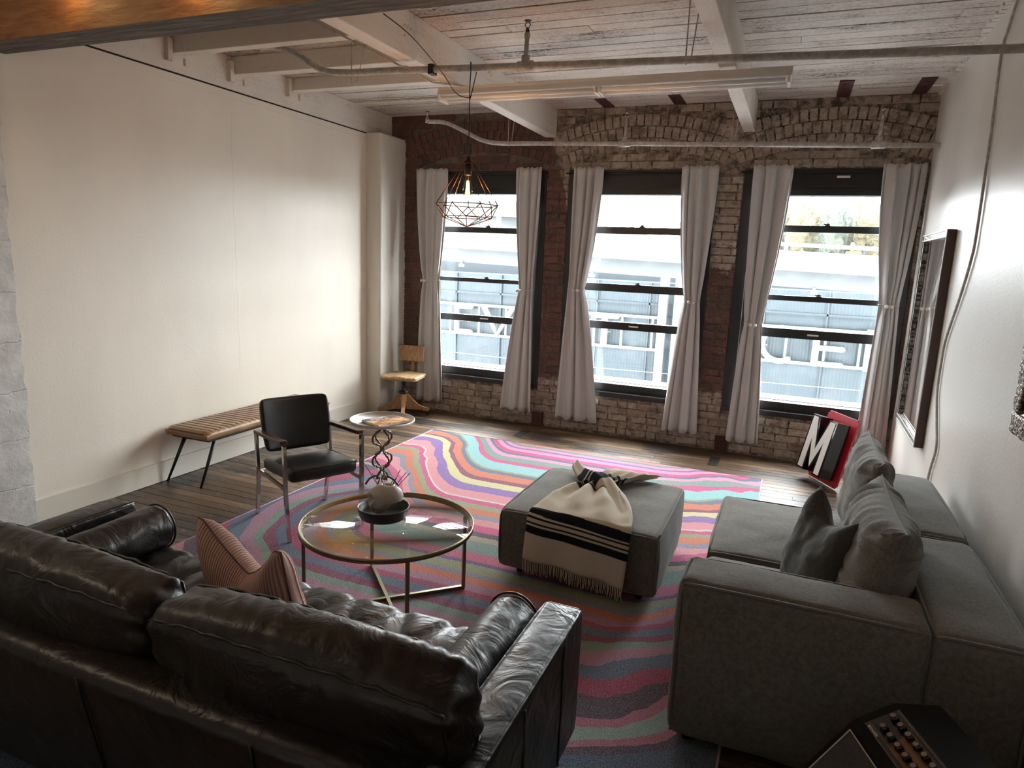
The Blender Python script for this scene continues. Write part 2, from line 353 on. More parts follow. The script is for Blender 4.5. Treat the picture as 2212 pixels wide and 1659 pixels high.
# magazine covers etc. are flat print
a = Mat('cover_print', (0.5, 0.4, 0.2), 0.3); o = a.coords(); x, y, z = a.xyz(o); n = a.noise(o, 14, 4, 0.7, 1.0)
art = a.ramp(n, [(0.3, (0.1, 0.09, 0.2)), (0.42, (0.62, 0.2, 0.1)), (0.5, (0.75, 0.5, 0.13)), (0.58, (0.8, 0.74, 0.6)), (0.68, (0.3, 0.28, 0.36))], True)
a.color(a.mix(y.lt(-0.055), art, (0.14, 0.13, 0.14))); M['cover_print'] = a.m
simple('print_white', (0.8, 0.78, 0.74), 0.5)
simple('print_red', (0.5, 0.08, 0.05), 0.5)
# yellowish picture reflection is left to the mirror itself

# ------------------------------------------------------------------ object helpers
def tag(o, label=None, cat=None, group=None, kind=None):
    if label: o['label'] = label
    if cat: o['category'] = cat
    if group: o['group'] = group
    if kind: o['kind'] = kind
    return o
def obj(name, bm, mat, parent=None, smooth=False, kind=None, loc=None):
    me = bpy.data.meshes.new(name); bm.normal_update(); bm.to_mesh(me); bm.free()
    if smooth: me.polygons.foreach_set('use_smooth', [True]*len(me.polygons))
    mats = mat if isinstance(mat, (list, tuple)) else [mat]
    for q in mats: me.materials.append(M[q])
    o = bpy.data.objects.new(name, me); COL.objects.link(o)
    if parent: o.parent = parent
    if kind: o['kind'] = kind
    if loc: o.location = loc
    return o
def empty(name, loc=(0, 0, 0), rz=0, label=None, cat=None, group=None, kind=None, rot=None):
    o = bpy.data.objects.new(name, None); COL.objects.link(o); o.location = loc; o.rotation_euler = rot or (0, 0, rz); o.empty_display_size = 0.1
    return tag(o, label, cat, group, kind)
def B(): return bmesh.new()
def box(bm, x0, x1, y0, y1, z0, z1, mat=0, M_=None):
    vs = [Vector((x, y, z)) for x in (x0, x1) for y in (y0, y1) for z in (z0, z1)]
    if M_: vs = [M_ @ v for v in vs]
    vs = [bm.verts.new(v) for v in vs]
    for f in ((0, 1, 3, 2), (4, 6, 7, 5), (0, 4, 5, 1), (2, 3, 7, 6), (0, 2, 6, 4), (1, 5, 7, 3)):
        fc = bm.faces.new([vs[i] for i in f]); fc.material_index = mat
    return bm
def bbox_obj(name, dims, mat, parent=None, bev=0.0, seg=2, smooth=False, kind=None):
    bm = box(B(), *dims)
    if bev: bmesh.ops.bevel(bm, geom=bm.edges[:], offset=bev, segments=seg, affect='EDGES', profile=0.5)
    return obj(name, bm, mat, parent, smooth, kind)
def frame_axes(t):
    t = t.normalized(); up = Vector((0, 0, 1)) if abs(t.z) < 0.95 else Vector((1, 0, 0))
    s = t.cross(up).normalized(); return s, s.cross(t).normalized()
def tube(bm, pts, r, n=8, closed=False, cap=True, mat=0):
    pts = [Vector(p) for p in pts]; rs = r if isinstance(r, (list, tuple)) else [r]*len(pts)
    rings = []; L = len(pts); ps = None
    for i, p in enumerate(pts):
        if closed: t = pts[(i+1) % L]-pts[i-1]
        else: t = pts[min(i+1, L-1)]-pts[max(i-1, 0)]
        t.normalize()
        if ps is None: s, u = frame_axes(t)
        else:
            s = ps-t*ps.dot(t)
            if s.length < 1e-5: s, u = frame_axes(t)
            s.normalize(); u = s.cross(t).normalized()
        ps = s
        rings.append([bm.verts.new(p+(s*math.cos(2*PI*k/n)+u*math.sin(2*PI*k/n))*rs[i]) for k in range(n)])
    for i in range(L if closed else L-1):
        A, Bb = rings[i], rings[(i+1) % L]
        for k in range(n):
            f = bm.faces.new((A[k], A[(k+1) % n], Bb[(k+1) % n], Bb[k])); f.material_index = mat; f.smooth = True
    if cap and not closed:
        f = bm.faces.new(rings[0][::-1]); f.material_index = mat
        f = bm.faces.new(rings[-1]); f.material_index = mat
    return bm
def spline(pts, k=6, closed=False):
    P = [Vector(p) for p in pts]; out = []; n = len(P)
    rng = range(n if closed else n-1)
    for i in rng:
        if closed: p0, p1, p2, p3 = P[i-1], P[i], P[(i+1) % n], P[(i+2) % n]
        else: p0, p1, p2, p3 = P[max(i-1, 0)], P[i], P[i+1], P[min(i+2, n-1)]
        for j in range(k):
            t = j/k
            out.append(0.5*((2*p1)+(p2-p0)*t+(2*p0-5*p1+4*p2-p3)*t*t+(3*p1-p0-3*p2+p3)*t**3))
    if not closed: out.append(P[-1])
    return out
def lathe(bm, prof, n=32, c=(0, 0, 0), mat=0):
    c = Vector(c); rings = []
    for r, z in prof:
        if r < 1e-5: rings.append([bm.verts.new(c+Vector((0, 0, z)))])
        else: rings.append([bm.verts.new(c+Vector((r*math.cos(2*PI*k/n), r*math.sin(2*PI*k/n), z))) for k in range(n)])
    for A, Bb in zip(rings, rings[1:]):
        for k in range(n):
            q = []
            for v in (A[k % len(A)], A[(k+1) % n % len(A)] if len(A) > 1 else A[0], Bb[(k+1) % n % len(Bb)] if len(Bb) > 1 else Bb[0], Bb[k % len(Bb)]):
                if v not in q: q.append(v)
            if len(q) > 2:
                f = bm.faces.new(q); f.material_index = mat; f.smooth = True
    return bm
def axis_coords(h, r, step):
    fr = [0, 0.08, 0.2, 0.36, 0.55, 0.77, 1.0]
    a_ = [-h+r*f for f in fr]; inner = 2*(h-r); k = max(1, int(round(inner/step)))
    return a_ + [-h+r+inner*i/k for i in range(1, k)] + [-v for v in reversed(a_)]
def rbox(bm, sx, sy, sz, r=0.04, step=0.05, puff=(0, 0, 0), fn=None, c=(0, 0, 0), mat=0, rr=None):
    """rounded, optionally puffed box centred on c. fn(p, n) may return an offset vector"""
    H = (sx/2, sy/2, sz/2); r = min(r, *[h*0.999 for h in H]); C = [axis_coords(h, r, step) for h in H]; c = Vector(c)
    cache = {}
    def vert(p):
        key = (round(p[0], 5), round(p[1], 5), round(p[2], 5))
        if key in cache: return cache[key]
        inner = Vector([max(-(H[i]-r), min(H[i]-r, p[i])) for i in range(3)])
        d = Vector(p)-inner; nrm = d.normalized() if d.length > 1e-9 else Vector((0, 0, 1))
        q = inner+nrm*r
        u = [q[i]/H[i] for i in range(3)]
        off = Vector((nrm.x*puff[0]*(1-u[1]**2)*(1-u[2]**2), nrm.y*puff[1]*(1-u[0]**2)*(1-u[2]**2), nrm.z*puff[2]*(1-u[0]**2)*(1-u[1]**2)))
        q2 = q+off
        if fn: q2 = q2+fn(q, nrm)
        v = bm.verts.new(q2+c); cache[key] = v; return v
    for ax in range(3):
        a1, a2 = [(1, 2), (2, 0), (0, 1)][ax]
        for s in (-1, 1):
            for i in range(len(C[a1])-1):
                for j in range(len(C[a2])-1):
                    qs = []
                    for (ii, jj) in ((i, j), (i+1, j), (i+1, j+1), (i, j+1)):
                        p = [0, 0, 0]; p[ax] = s*H[ax]; p[a1] = C[a1][ii]; p[a2] = C[a2][jj]; qs.append(vert(p))
                    if s < 0: qs.reverse()
                    try:
                        f = bm.faces.new(qs); f.material_index = mat; f.smooth = True
                    except ValueError: pass
    return bm
def wrinkle(amp, sc, seed=0, st=(1, 1, 1)):
    sd = Vector((seed*3.7, seed*1.9, seed*5.1))
    def f(p, n):
        q = Vector((p.x*st[0], p.y*st[1], p.z*st[2]))*sc+sd
        return n*(noise.fractal(q, 0.8, 2.0, 3)*amp)
    return f
def pillow(bm, w_, h_, t_, n=26, chop=0.0, wr=0.006, seed=0, pinch=0.1, mat=0, edge_wr=0.0):
    """pillow in the XZ plane (centre origin, thickness along Y)"""
    g = [[None, None] for _ in range((n+1)*(n+1))]
    def P(i, j, side):
        # denser near edges
        u = math.sin((i/n-0.5)*PI); v = math.sin((j/n-0.5)*PI)
        x = w_/2*u*(1-pinch*(1-v*v)*abs(u)**2); z = h_/2*v*(1-pinch*(1-u*u)*abs(v)**2)
        t = t_/2*((1-u**4)*(1-v**4))**0.55
        if chop:
            cf = max(0, 1-(abs(u)/0.86)**1.25)*max(0, (v+0.35)/1.35)**1.2
            z -= chop*cf; t *= 1-0.5*cf; x *= 1+0.05*cf
        q = Vector((x*3+seed, z*3, side*2+seed)); t += wr*noise.fractal(q*3, 0.8, 2, 3)*(1-u**6)*(1-v**6)
        if edge_wr:
            ed = max(abs(u), abs(v)); k = math.exp(-((1-ed)/0.25)**1)*(1-ed)**0.35
            along = v if abs(u) > abs(v) else u
            t += edge_wr*k*math.sin(along*46+3*math.sin(along*17+seed))*(0.6+0.4*math.sin(along*9+seed))
        return Vector((x, side*t, z))
    V = {}
    for i in range(n+1):
        for j in range(n+1):
            bd = i in (0, n) or j in (0, n)
            if bd: V[i, j, 1] = V[i, j, -1] = bm.verts.new(Vector((P(i, j, 1).x, 0, P(i, j, 1).z)))
            else:
                for s in (1, -1): V[i, j, s] = bm.verts.new(P(i, j, s))
    for i in range(n):
        for j in range(n):
            for s in (1, -1):
                q = [V[i, j, s], V[i+1, j, s], V[i+1, j+1, s], V[i, j+1, s]]
                if s == 1: q.reverse()
                f = bm.faces.new(q); f.smooth = True; f.material_index = mat
    edge = [V[i, 0, 1].co.copy() for i in range(n)]+[V[n, j, 1].co.copy() for j in range(n)]+[V[n-i, n, 1].co.copy() for i in range(n)]+[V[0, n-j, 1].co.copy() for j in range(n)]
    return edge
def stroke(bm, pts, wd, y0, y1, n=8, mat=0):
    y0 -= 0.004; y1 += 0.003
    """flat thick stroke in the XZ plane with rounded ends"""
    pts = [Vector((p[0], p[1])) for p in pts]
    L = []; Rr = []
    for i, p in enumerate(pts):
        t = (pts[min(i+1, len(pts)-1)]-pts[max(i-1, 0)]).normalized(); nn = Vector((-t.y, t.x))*wd/2
        L.append(p+nn); Rr.append(p-nn)
    t0 = (pts[1]-pts[0]).normalized(); t1 = (pts[-1]-pts[-2]).normalized()
    cap1 = [pts[-1]+(Vector((-t1.y, t1.x))*math.cos(a_)+t1*math.sin(a_))*wd/2 for a_ in [PI*k/n for k in range(1, n)]]
    cap0 = [pts[0]+(Vector((t0.y, -t0.x))*math.cos(a_)-t0*math.sin(a_))*wd/2 for a_ in [PI*k/n for k in range(1, n)]]
    def prism(poly):
        f0 = [bm.verts.new((p.x, y0, p.y)) for p in poly]; f1 = [bm.verts.new((p.x, y1, p.y)) for p in poly]
        bm.faces.new(f0).material_index = mat; bm.faces.new(f1[::-1]).material_index = mat
        k = len(poly)
        for i in range(k): bm.faces.new((f0[i], f1[i], f1[(i+1) % k], f0[(i+1) % k])).material_index = mat
    for i in range(len(pts)-1): prism([L[i], L[i+1], Rr[i+1], Rr[i]])
    prism([L[-1]]+cap1+[Rr[-1]]); prism([Rr[0]]+cap0+[L[0]])
def text_bm(s, size, extrude, sx=1.0, shear=0.0, bold=0.0):
    cu = bpy.data.curves.new('letters', 'FONT'); cu.body = s; cu.size = size; cu.extrude = extrude; cu.align_x = 'CENTER'; cu.align_y = 'CENTER'; cu.offset = bold; cu.resolution_u = 3
    o = bpy.data.objects.new('letters_tmp', cu); COL.objects.link(o)
    dg = bpy.context.evaluated_depsgraph_get(); me = bpy.data.meshes.new_from_object(o.evaluated_get(dg))
    bm = B(); bm.from_mesh(me); bpy.data.objects.remove(o); bpy.data.curves.remove(cu); bpy.data.meshes.remove(me)
    for v in bm.verts: v.co.x *= sx
    return bm
def copy_tree(o, parent=None):
    c = o.copy(); COL.objects.link(c)
    if parent: c.parent = parent
    for ch in list(o.children): copy_tree(ch, c)
    return c

# ------------------------------------------------------------------ ROOM SHELL
XL, YB, ZC = -4.46, 7.0, 3.38
def xr(y): return 0.925+0.0135*(y-2.6)          # the right wall is slightly out of square
# floor
fl = obj('floor', box(B(), XL-0.1, 1.3, -3.2, YB+0.02, -0.1, -0.012), 'floor_gap', kind='structure')
unit = box(B(), -0.5, 0.5, -0.5, 0.5, -0.5, 0.5)
ume = None
PW = 0.088; rows = []
y = 1.0
def bevunit(name, mat, bev=0.0):
    bm = box(B(), -0.5, 0.5, -0.5, 0.5, -0.5, 0.5); me = bpy.data.meshes.new(name); bm.to_mesh(me); bm.free(); me.materials.append(M[mat]); return me
unit.free()
fme = bevunit('floor_plank', 'floor_board')
cells = []
while y < YB:
    x0 = XL-0.05-R_.random()*1.2
    while x0 < 1.05:
        ln = R_.uniform(1.8, 3.6); x1 = min(x0+ln, 1.1)
        cells.append((max(x0, XL), x1, y)); x0 = x1
    y += PW
cells = [c for c in cells if c[1]-c[0] > 0.05]
cells.sort(key=lambda c: -c[2])
for k, (a0, a1, yy) in enumerate(cells[:300]):
    o = bpy.data.objects.new('floor_plank', fme); COL.objects.link(o); o.parent = fl
    o.scale = (a1-a0-0.003, PW-0.0045, 0.02); o.location = ((a0+a1)/2, yy+PW/2, -0.010-R_.random()*0.0015)
bm = B()
for a0, a1, yy in cells[300:]: box(bm, a0, a1-0.003, yy, yy+PW-0.0045, -0.02, -0.001)
yy = 1.0-PW
while yy > -3.1: box(bm, XL, 1.1, yy, yy+PW-0.0045, -0.02, -0.001); yy -= PW
obj('floor_boards', bm, 'floor_board', fl, kind='stuff')
# ceiling
ce = obj('ceiling', box(B(), XL-0.1, 1.3, -3.2, YB+0.3, ZC+0.015, ZC+0.12), 'ceiling_gap', kind='structure')
cme = bevunit('ceiling_plank', 'ceiling_board')
CW = 0.142; y = 2.9; n = 0
while y < YB-0.01:
    x0 = XL-0.1-R_.random()*1.5
    while x0 < 1.0:
        x1 = min(x0+R_.uniform(2.6, 5.2), xr(y)-0.01)
        if x1 > XL and x1-x0 > 0.02:
            o = bpy.data.objects.new('ceiling_plank', cme); COL.objects.link(o); o.parent = ce
            wd = CW-R_.choice((0.006, 0.008, 0.012, 0.02))
            o.scale = (x1-x0-0.004, wd, 0.02); o.location = ((x0+x1)/2, y+CW/2, ZC+0.01-R_.random()*0.006)
        x0 = x1
        if x0 >= xr(y)-0.02: break
    y += CW
bm = B(); y = 2.9-CW
while y > -3.1: box(bm, XL, 1.0, y, y+CW-0.006, ZC, ZC+0.02); y -= CW
obj('ceiling_boards', bm, 'ceiling_board', ce, kind='stuff')
# beams
def beam(name, x0, x1, y0, y1, z0, z1, mat, bev=0.006):
    return bbox_obj(name, (x0, x1, y0, y1, z0, z1), mat, ce, bev)
beam('beam', -2.57, -2.45, 2.802, YB-0.002, 3.1, ZC-0.002, 'beam_white_y')
beam('beam', -0.59, -0.485, 2.802, YB-0.002, 3.1, ZC-0.002, 'beam_white_y')
beam('beam', XL-0.2, XL+0.012, 2.802, YB-0.002, 3.12, ZC-0.002, 'beam_white_y')
for (ya, yb, zb) in ((3.86, 4.06, 3.24), (4.46, 4.66, 3.235), (5.16, 5.36, 3.27)):
    j = beam('joist', XL+0.002, -2.575, yb-0.09, yb, zb, ZC-0.003, 'beam_white_x')
    bbox_obj('joist_block', (XL+0.002, XL+0.05, yb-0.14, yb-0.095, zb-0.06, zb+0.1), 'beam_white_y', ce, 0.003)
    bbox_obj('joist_block', (XL+0.002, XL+0.03, yb+0.03, yb+0.07, zb-0.06, zb-0.005), 'beam_white_y', ce, 0.003)
# spike rail nailed into the left end of the ceiling
bm = box(B(), -4.42, -3.2, 6.22, 6.25, ZC-0.025, ZC-0.006)
for k in range(7): box(bm, -3.95+k*0.11, -3.93+k*0.11, 6.19, 6.27, ZC-0.03, ZC-0.024)
obj('metal_batten', bm, 'beam_white_x', ce)
# dark cross beam close to the camera
db = bbox_obj('cross_beam', (XL, 0.95, 2.60, 2.80, 2.92, ZC-0.003), ['lamplit_beam', 'raw_beam'], None, 0.0)
tag(db, kind='structure')
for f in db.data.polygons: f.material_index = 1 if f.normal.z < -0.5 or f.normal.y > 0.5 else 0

# walls
wl = obj('wall_left', box(B(), XL-0.15, XL, 2.7, 6.52, 0, 3.118), 'plaster_cream', kind='structure')
bbox_obj('top_trim', (XL, XL+0.006, 2.72, 6.5, 3.055, 3.106), 'plaster_cream', wl)
bbox_obj('gap_shadow_line', (XL-0.02, XL+0.001, 2.72, 6.5, 3.106, 3.1195), 'ceiling_gap', wl)  # black strip painted in as the gap and shadow line under the timber
# jagged rough concrete return at the near left
bm = B(); prev = None; zs = [i*0.03 for i in range(114)]
L0 = []; L1 = []; 
for z in zs:
    e = 2.71+0.018*noise.fractal(Vector((0, 3, z*3)), 0.8, 2, 4)+0.012*noise.noise(Vector((5, 1, z*14)))
    L0.append((bm.verts.new((XL+0.035, e, z)), bm.verts.new((XL+0.035, -3.1, z)), bm.verts.new((XL-0.01, e+0.015, z))))
for A, Bq in zip(L0, L0[1:]):
    bm.faces.new((A[0], Bq[0], Bq[1], A[1])); bm.faces.new((A[2], Bq[2], Bq[0], A[0]))
obj('rough_pier', bm, 'rough_concrete', wl)
obj('baseboard_left', box(box(B(), XL, XL+0.014, 2.72, 6.49, 0.004, 0.15), XL, XL+0.018, 2.72, 6.49, 0.15, 0.162), 'base_white', kind='structure')
# corner pillar
def pf(p, n):
    return Vector((n.x, n.y, 0))*0.006*noise.fractal(p*3, 0.8, 2, 3)
bm = rbox(B(), 0.22, 0.54, 3.12, 0.025, 0.12, fn=pf, c=(XL+0.085, 6.76, 1.56))
obj('trim_1', bm, 'plaster_pillar', smooth=True, kind='structure')
# right wall
bm = B(); pts = [(xr(-3.2), -3.2), (xr(7.3), 7.3)]
v = [bm.verts.new(q) for q in ((xr(-3.2), -3.2, 0), (xr(7.02), 7.02, 0), (xr(7.02), 7.02, 3.365), (xr(-3.2), -3.2, 3.365), (1.3, -3.2, 0), (1.3, 7.02, 0), (1.3, 7.02, 3.365), (1.3, -3.2, 3.365))]
for f in ((0, 1, 2, 3), (5, 4, 7, 6), (1, 5, 6, 2), (4, 0, 3, 7), (3, 2, 6, 7), (0, 4, 5, 1)): bm.faces.new([v[i] for i in f])
wr_ = obj('wall_right', bm, 'gloss_white', kind='structure')
bm = B(); y = 3.2
while y < 6.95:       # ragged caulk between wall and boards
    l = R_.uniform(0.05, 0.16); wd = R_.uniform(0.015, 0.05)
    box(bm, xr(y)-wd, xr(y)+0.01, y, y+l*0.8, 3.358, 3.376); y += l
obj('caulk', bm, 'gloss_white', wr_, kind='stuff')
# room behind the camera
obj('wall_front', box(B(), XL-0.1, 1.3, -3.3, -3.2, 0, ZC), 'plaster_cream', kind='structure')
obj('wall_left_rear', box(B(), XL-0.25, XL-0.12, -3.2, 2.72, 0, ZC), 'plaster_cream', kind='structure')

# brick window wall: mortar core with openings
bm = B()
Zt = ZC+0.1
def wallbox(x0, x1, z0, z1): box(bm, x0, x1, YB, YB+0.4, z0, z1)
edges = [XL-0.2]+[e for wn in WIN for e in wn]+[1.3]
for i in range(0, 8, 2): wallbox(edges[i], edges[i+1], WZ0, WZ1)
wallbox(XL-0.2, 1.3, -0.1, WZ0); wallbox(XL-0.2, 1.3, WZ1, Zt)
wb = obj('wall_back', bm, 'mortar', kind='structure')
BRV = []
for s in range(5):
    bq = B(); rbox_seed = s
    vs = [Vector((sx*0.5, sy*0.5, sz*0.5)) for sx in (-1, 1) for sy in (-1, 1) for sz in (-1, 1)]
    box(bq, -0.5, 0.5, -0.5, 0.5, -0.5, 0.5)
    fr = [f for f in bq.faces if f.normal.y < -0.5 or abs(f.calc_center_median().y+0.5) < 1e-4]
    bmesh.ops.bevel(bq, geom=[e for e in bq.edges if all(v.co.y < -0.4 for v in e.verts)], offset=0.05, segments=1, affect='EDGES')
    for v_ in bq.verts: v_.co += Vector((R_.uniform(-.02, .02), 0, R_.uniform(-.05, .05)))
    me = bpy.data.meshes.new('brick'); bq.to_mesh(me); bq.free(); me.materials.append(M['brick']); BRV.append(me)
bricks = []      # (x, z, w, h, rot, proud)
CH = 0.0745; arch = []
for x0, x1 in WIN:
    cx_ = (x0+x1)/2; hw = (x1-x0)/2+0.09; rise = 0.16; Rr = (hw*hw+rise*rise)/(2*rise); cz = 2.80+rise-Rr
    arch.append((cx_, cz, Rr, hw))
    for ring in range(3):
        rad = Rr+0.055+ring*0.113; half = math.asin(min(1, hw/Rr))*(1.0 if ring else 0.97); k = int(2*half*rad/0.077)
        for i in range(k):
            th = -half+(i+0.5)*2*half/k
            if ring == 0 and cz+rad*math.cos(th) < 2.80: continue
            bricks.append((cx_+rad*math.sin(th), cz+rad*math.cos(th), 0.064, 0.102, th, 1))
def in_arch(x, z):
    for cx_, cz, Rr, hw in arch:
        dd = math.hypot(x-cx_, z-cz)
        if abs(x-cx_) < hw+0.02 and z > 2.7 and Rr-0.05 < dd < Rr+0.39: return True
    return False
z = 0.02; row = 0
while z < ZC-0.02:
    x = XL+0.22-R_.random()*0.05-(0.11 if row % 2 else 0)
    if z > 3.1: x -= 0.2
    while x < 1.0:
        wd = 0.1 if R_.random() < 0.14 else 0.208+R_.uniform(-.008, .008)
        a0, a1 = x, x+wd
        for w0, w1 in WIN:
            if WZ0-0.06 < z+CH/2 < WZ1+0.02:
                if a0 < w0 < a1: a1 = w0-0.002
                elif a0 < w1 < a1: a0 = w1+0.002
                elif w0 <= a0 and a1 <= w1: a0 = a1
        if a1-a0 > 0.035 and not in_arch((a0+a1)/2, z+CH/2) and a0 < 0.97 and a1 > XL+0.17:
            bricks.append(((a0+a1)/2, z+CH/2, a1-a0-0.012, CH-0.012, R_.uniform(-.015, .015), 0))
        x += wd+0.004
    z += CH; row += 1
CUR = [  # xl,xr top ; tie z, xl,xr ; bottom z, xl,xr
    (-4.07, -3.67, 1.55, -3.97, -3.76, 0.14, -4.04, -3.68), (-2.86, -2.56, 1.50, -2.77, -2.61, 0.16, -2.95, -2.56),
    (-2.22, -1.91, 1.54, -2.21, -2.03, 0.14, -2.29, -1.81), (-1.11, -0.77, 1.49, -0.99, -0.84, 0.16, -1.10, -0.75),
    (-0.45, -0.10, 1.31, -0.40, -0.24, 0.14, -0.46, -0.15), (0.61, 0.955, 1.56, 0.73, 0.89, 0.22, 0.68, 0.955)]
def hidden(x, z):
    for c in CUR:
        if c[0] < x < c[1] and 0.2 < z < 2.75: return True
    return False
bricks.sort(key=lambda b_: (hidden(b_[0], b_[1]), b_[1] > 3.05, -b_[2]*b_[3]))
bm = B()
for k, (x, z, wd, hh, th, ar) in enumerate(bricks):
    pr = 0.008+R_.random()*0.006+(0.004 if z > 3.1 else 0)
    if k < 300:
        o = bpy.data.objects.new('brick', BRV[k % 5]); COL.objects.link(o); o.parent = wb
        o.location = (x, YB-pr/2+0.004, z); o.scale = (wd, pr+0.008, hh); o.rotation_euler = (0, th, 0)
    else:
        Mx = Matrix.Translation((x, YB-pr/2+0.004, z)) @ Matrix.Rotation(th, 4, 'Y')
        j = 0.004
        box(bm, -wd/2, wd/2, -(pr+.008)/2, (pr+.008)/2, -hh/2, hh/2, 0, Mx)
obj('brickwork', bm, 'brick', wb, kind='stuff')
# outer reveals in brick
bm = B()
for x0, x1 in WIN:
    zz = WZ0+0.01
    while zz < WZ1-0.05:
        for xx, s in ((x0, 1), (x1, -1)):
            box(bm, min(xx, xx+s*0.012), max(xx, xx+s*0.012), YB+0.19, YB+0.39, zz, zz+CH-0.012)
        zz += CH
obj('reveal_bricks', bm, 'brick', wb, kind='stuff')
# wall tie plates
for (x0, z0) in ((-2.57, 0.01), (-0.57, 0.01)):
    bm = box(B(), x0, x0+0.125, 6.965, 6.99, z0, z0+0.145); box(bm, x0+0.04, x0+0.085, 6.955, 6.966, z0+0.05, z0+0.095)
    obj('tie_plate', bm, 'rust_plate', wb)
    bm = box(B(), x0+0.0, x0+0.09, 6.42, 6.7, -0.002, 0.0015); obj('floor_patch', bm, 'floor_gap', fl)
# tie straps on the ceiling
for (x0, y0, y1) in ((0.17, 6.41, 6.98), (0.76, 6.45, 6.98), (-1.95, 6.6, 6.98), (-1.25, 6.6, 6.98)):
    bm = box(B(), x0, x0+0.11, y0, y1, ZC-0.012, ZC-0.004)
    for k in range(3): lathe(bm, [(0.018, 0), (0.014, -0.008), (0, -0.009)], 8, (x0+0.055, y0+0.1+k*0.16, ZC-0.012))
    obj('tie_strap', bm, 'rust_plate', ce)

# windows
RAILS = [[(2.11, 2.17), (1.555, 1.60), (1.10, 1.175)], [(2.14, 2.21), (1.54, 1.62), (1.14, 1.22)], [(2.20, 2.26), (1.55, 1.60), (1.19, 1.28)]]
for wi, (x0, x1) in enumerate(WIN):
    wnd = empty('window_%d' % (wi+1), ((x0+x1)/2, YB+0.1, WZ0), kind='structure')
    px, py, pz = wnd.location
    def part(name, bm, mat, **k):
        bmesh.ops.translate(bm, verts=bm.verts[:], vec=(-px, -py, -pz)); return obj(name, bm, mat, wnd, **k)
    bm = B(); S = 0.15
    box(bm, x0, x0+S-0.05, YB-0.012, YB+0.17, WZ0, WZ1); box(bm, x1-S+0.05, x1, YB-0.012, YB+0.17, WZ0, WZ1)
    box(bm, x0+S-0.05, x0+S, YB+0.08, YB+0.17, WZ0, WZ1); box(bm, x1-S, x1-S+0.05, YB+0.08, YB+0.17, WZ0, WZ1)
    part('frame', bm, 'black_paint')
    bm = box(B(), x0+S-0.05, x1-S+0.05, YB+0.03, YB+0.17, 2.53, WZ1); box(bm, x0+S-0.05, x1-S+0.05, YB+0.015, YB+0.03, 2.60, 2.625); box(bm, x0+S-0.05, x1-S+0.05, YB+0.0, YB+0.03, 2.74, WZ1)
    part('header', bm, 'black_paint')
    bm = box(B(), x0+S-0.05, x1-S+0.05, YB+0.06, YB+0.17, WZ0, 0.555); box(bm, x0-0.0, x1, YB-0.02, YB+0.06, WZ0, WZ0+0.05)
    part('window_sill', bm, 'black_paint')
    part('outer_sill', box(B(), x0, x1, YB+0.18, YB+0.46, 0.45, 0.56), 'ext_white')
    zs_ = [2.53]; 
    for (a_, b_) in RAILS[wi]: 
        r_ = part('sash_rail', box(B(), x0+S-0.01, x1-S+0.01, YB+0.095, YB+0.15, a_, b_), 'black_paint')
    for k, (a_, b_) in enumerate(RAILS[wi]):
        bm = B(); cxm = (x0+x1)/2+0.03
        if k < 2: lathe(bm, [(0, 0), (0.03, 0), (0.028, 0.008), (0.012, 0.012), (0.012, 0.024), (0, 0.026)], 10, (cxm, YB+0.11, b_)); box(bm, cxm-0.035, cxm+0.02, YB+0.1, YB+0.12, b_+0.012, b_+0.02)
        else: box(bm, cxm-0.06, cxm+0.04, YB+0.085, YB+0.096, a_+0.035, a_+0.05)
        part('sash_lock' if k < 2 else 'lift_handle', bm, 'black_iron' if k < 2 else 'white_enamel')
    lv = [2.53]+[q for r2 in RAILS[wi] for q in r2]+[0.555]
    for k in range(0, len(lv), 2):
        part('pane', box(B(), x0+S-0.002, x1-S+0.002, YB+0.12, YB+0.124, lv[k+1], lv[k]), 'window_glass')
    # curtain rod with wires
    bm = B(); tube(bm, [(x0-0.03, 6.972, 2.735), (x1+0.02 if wi < 2 else 0.96, 6.972, 2.735)], 0.008, 8)
    rod = obj('curtain_rod', bm, 'black_iron')
    tag(rod, ['thin black curtain rod over the window nearest the left pillar', 'thin black curtain rod over the middle window', 'thin black curtain rod over the window nearest the mirror'][wi], 'curtain rod', 'curtain rods')
# masking tape on header 3
obj('tape', box(B(), 0.26, 0.37, 7.025, 7.029, 2.685, 2.705), 'white_enamel', None, kind='structure')

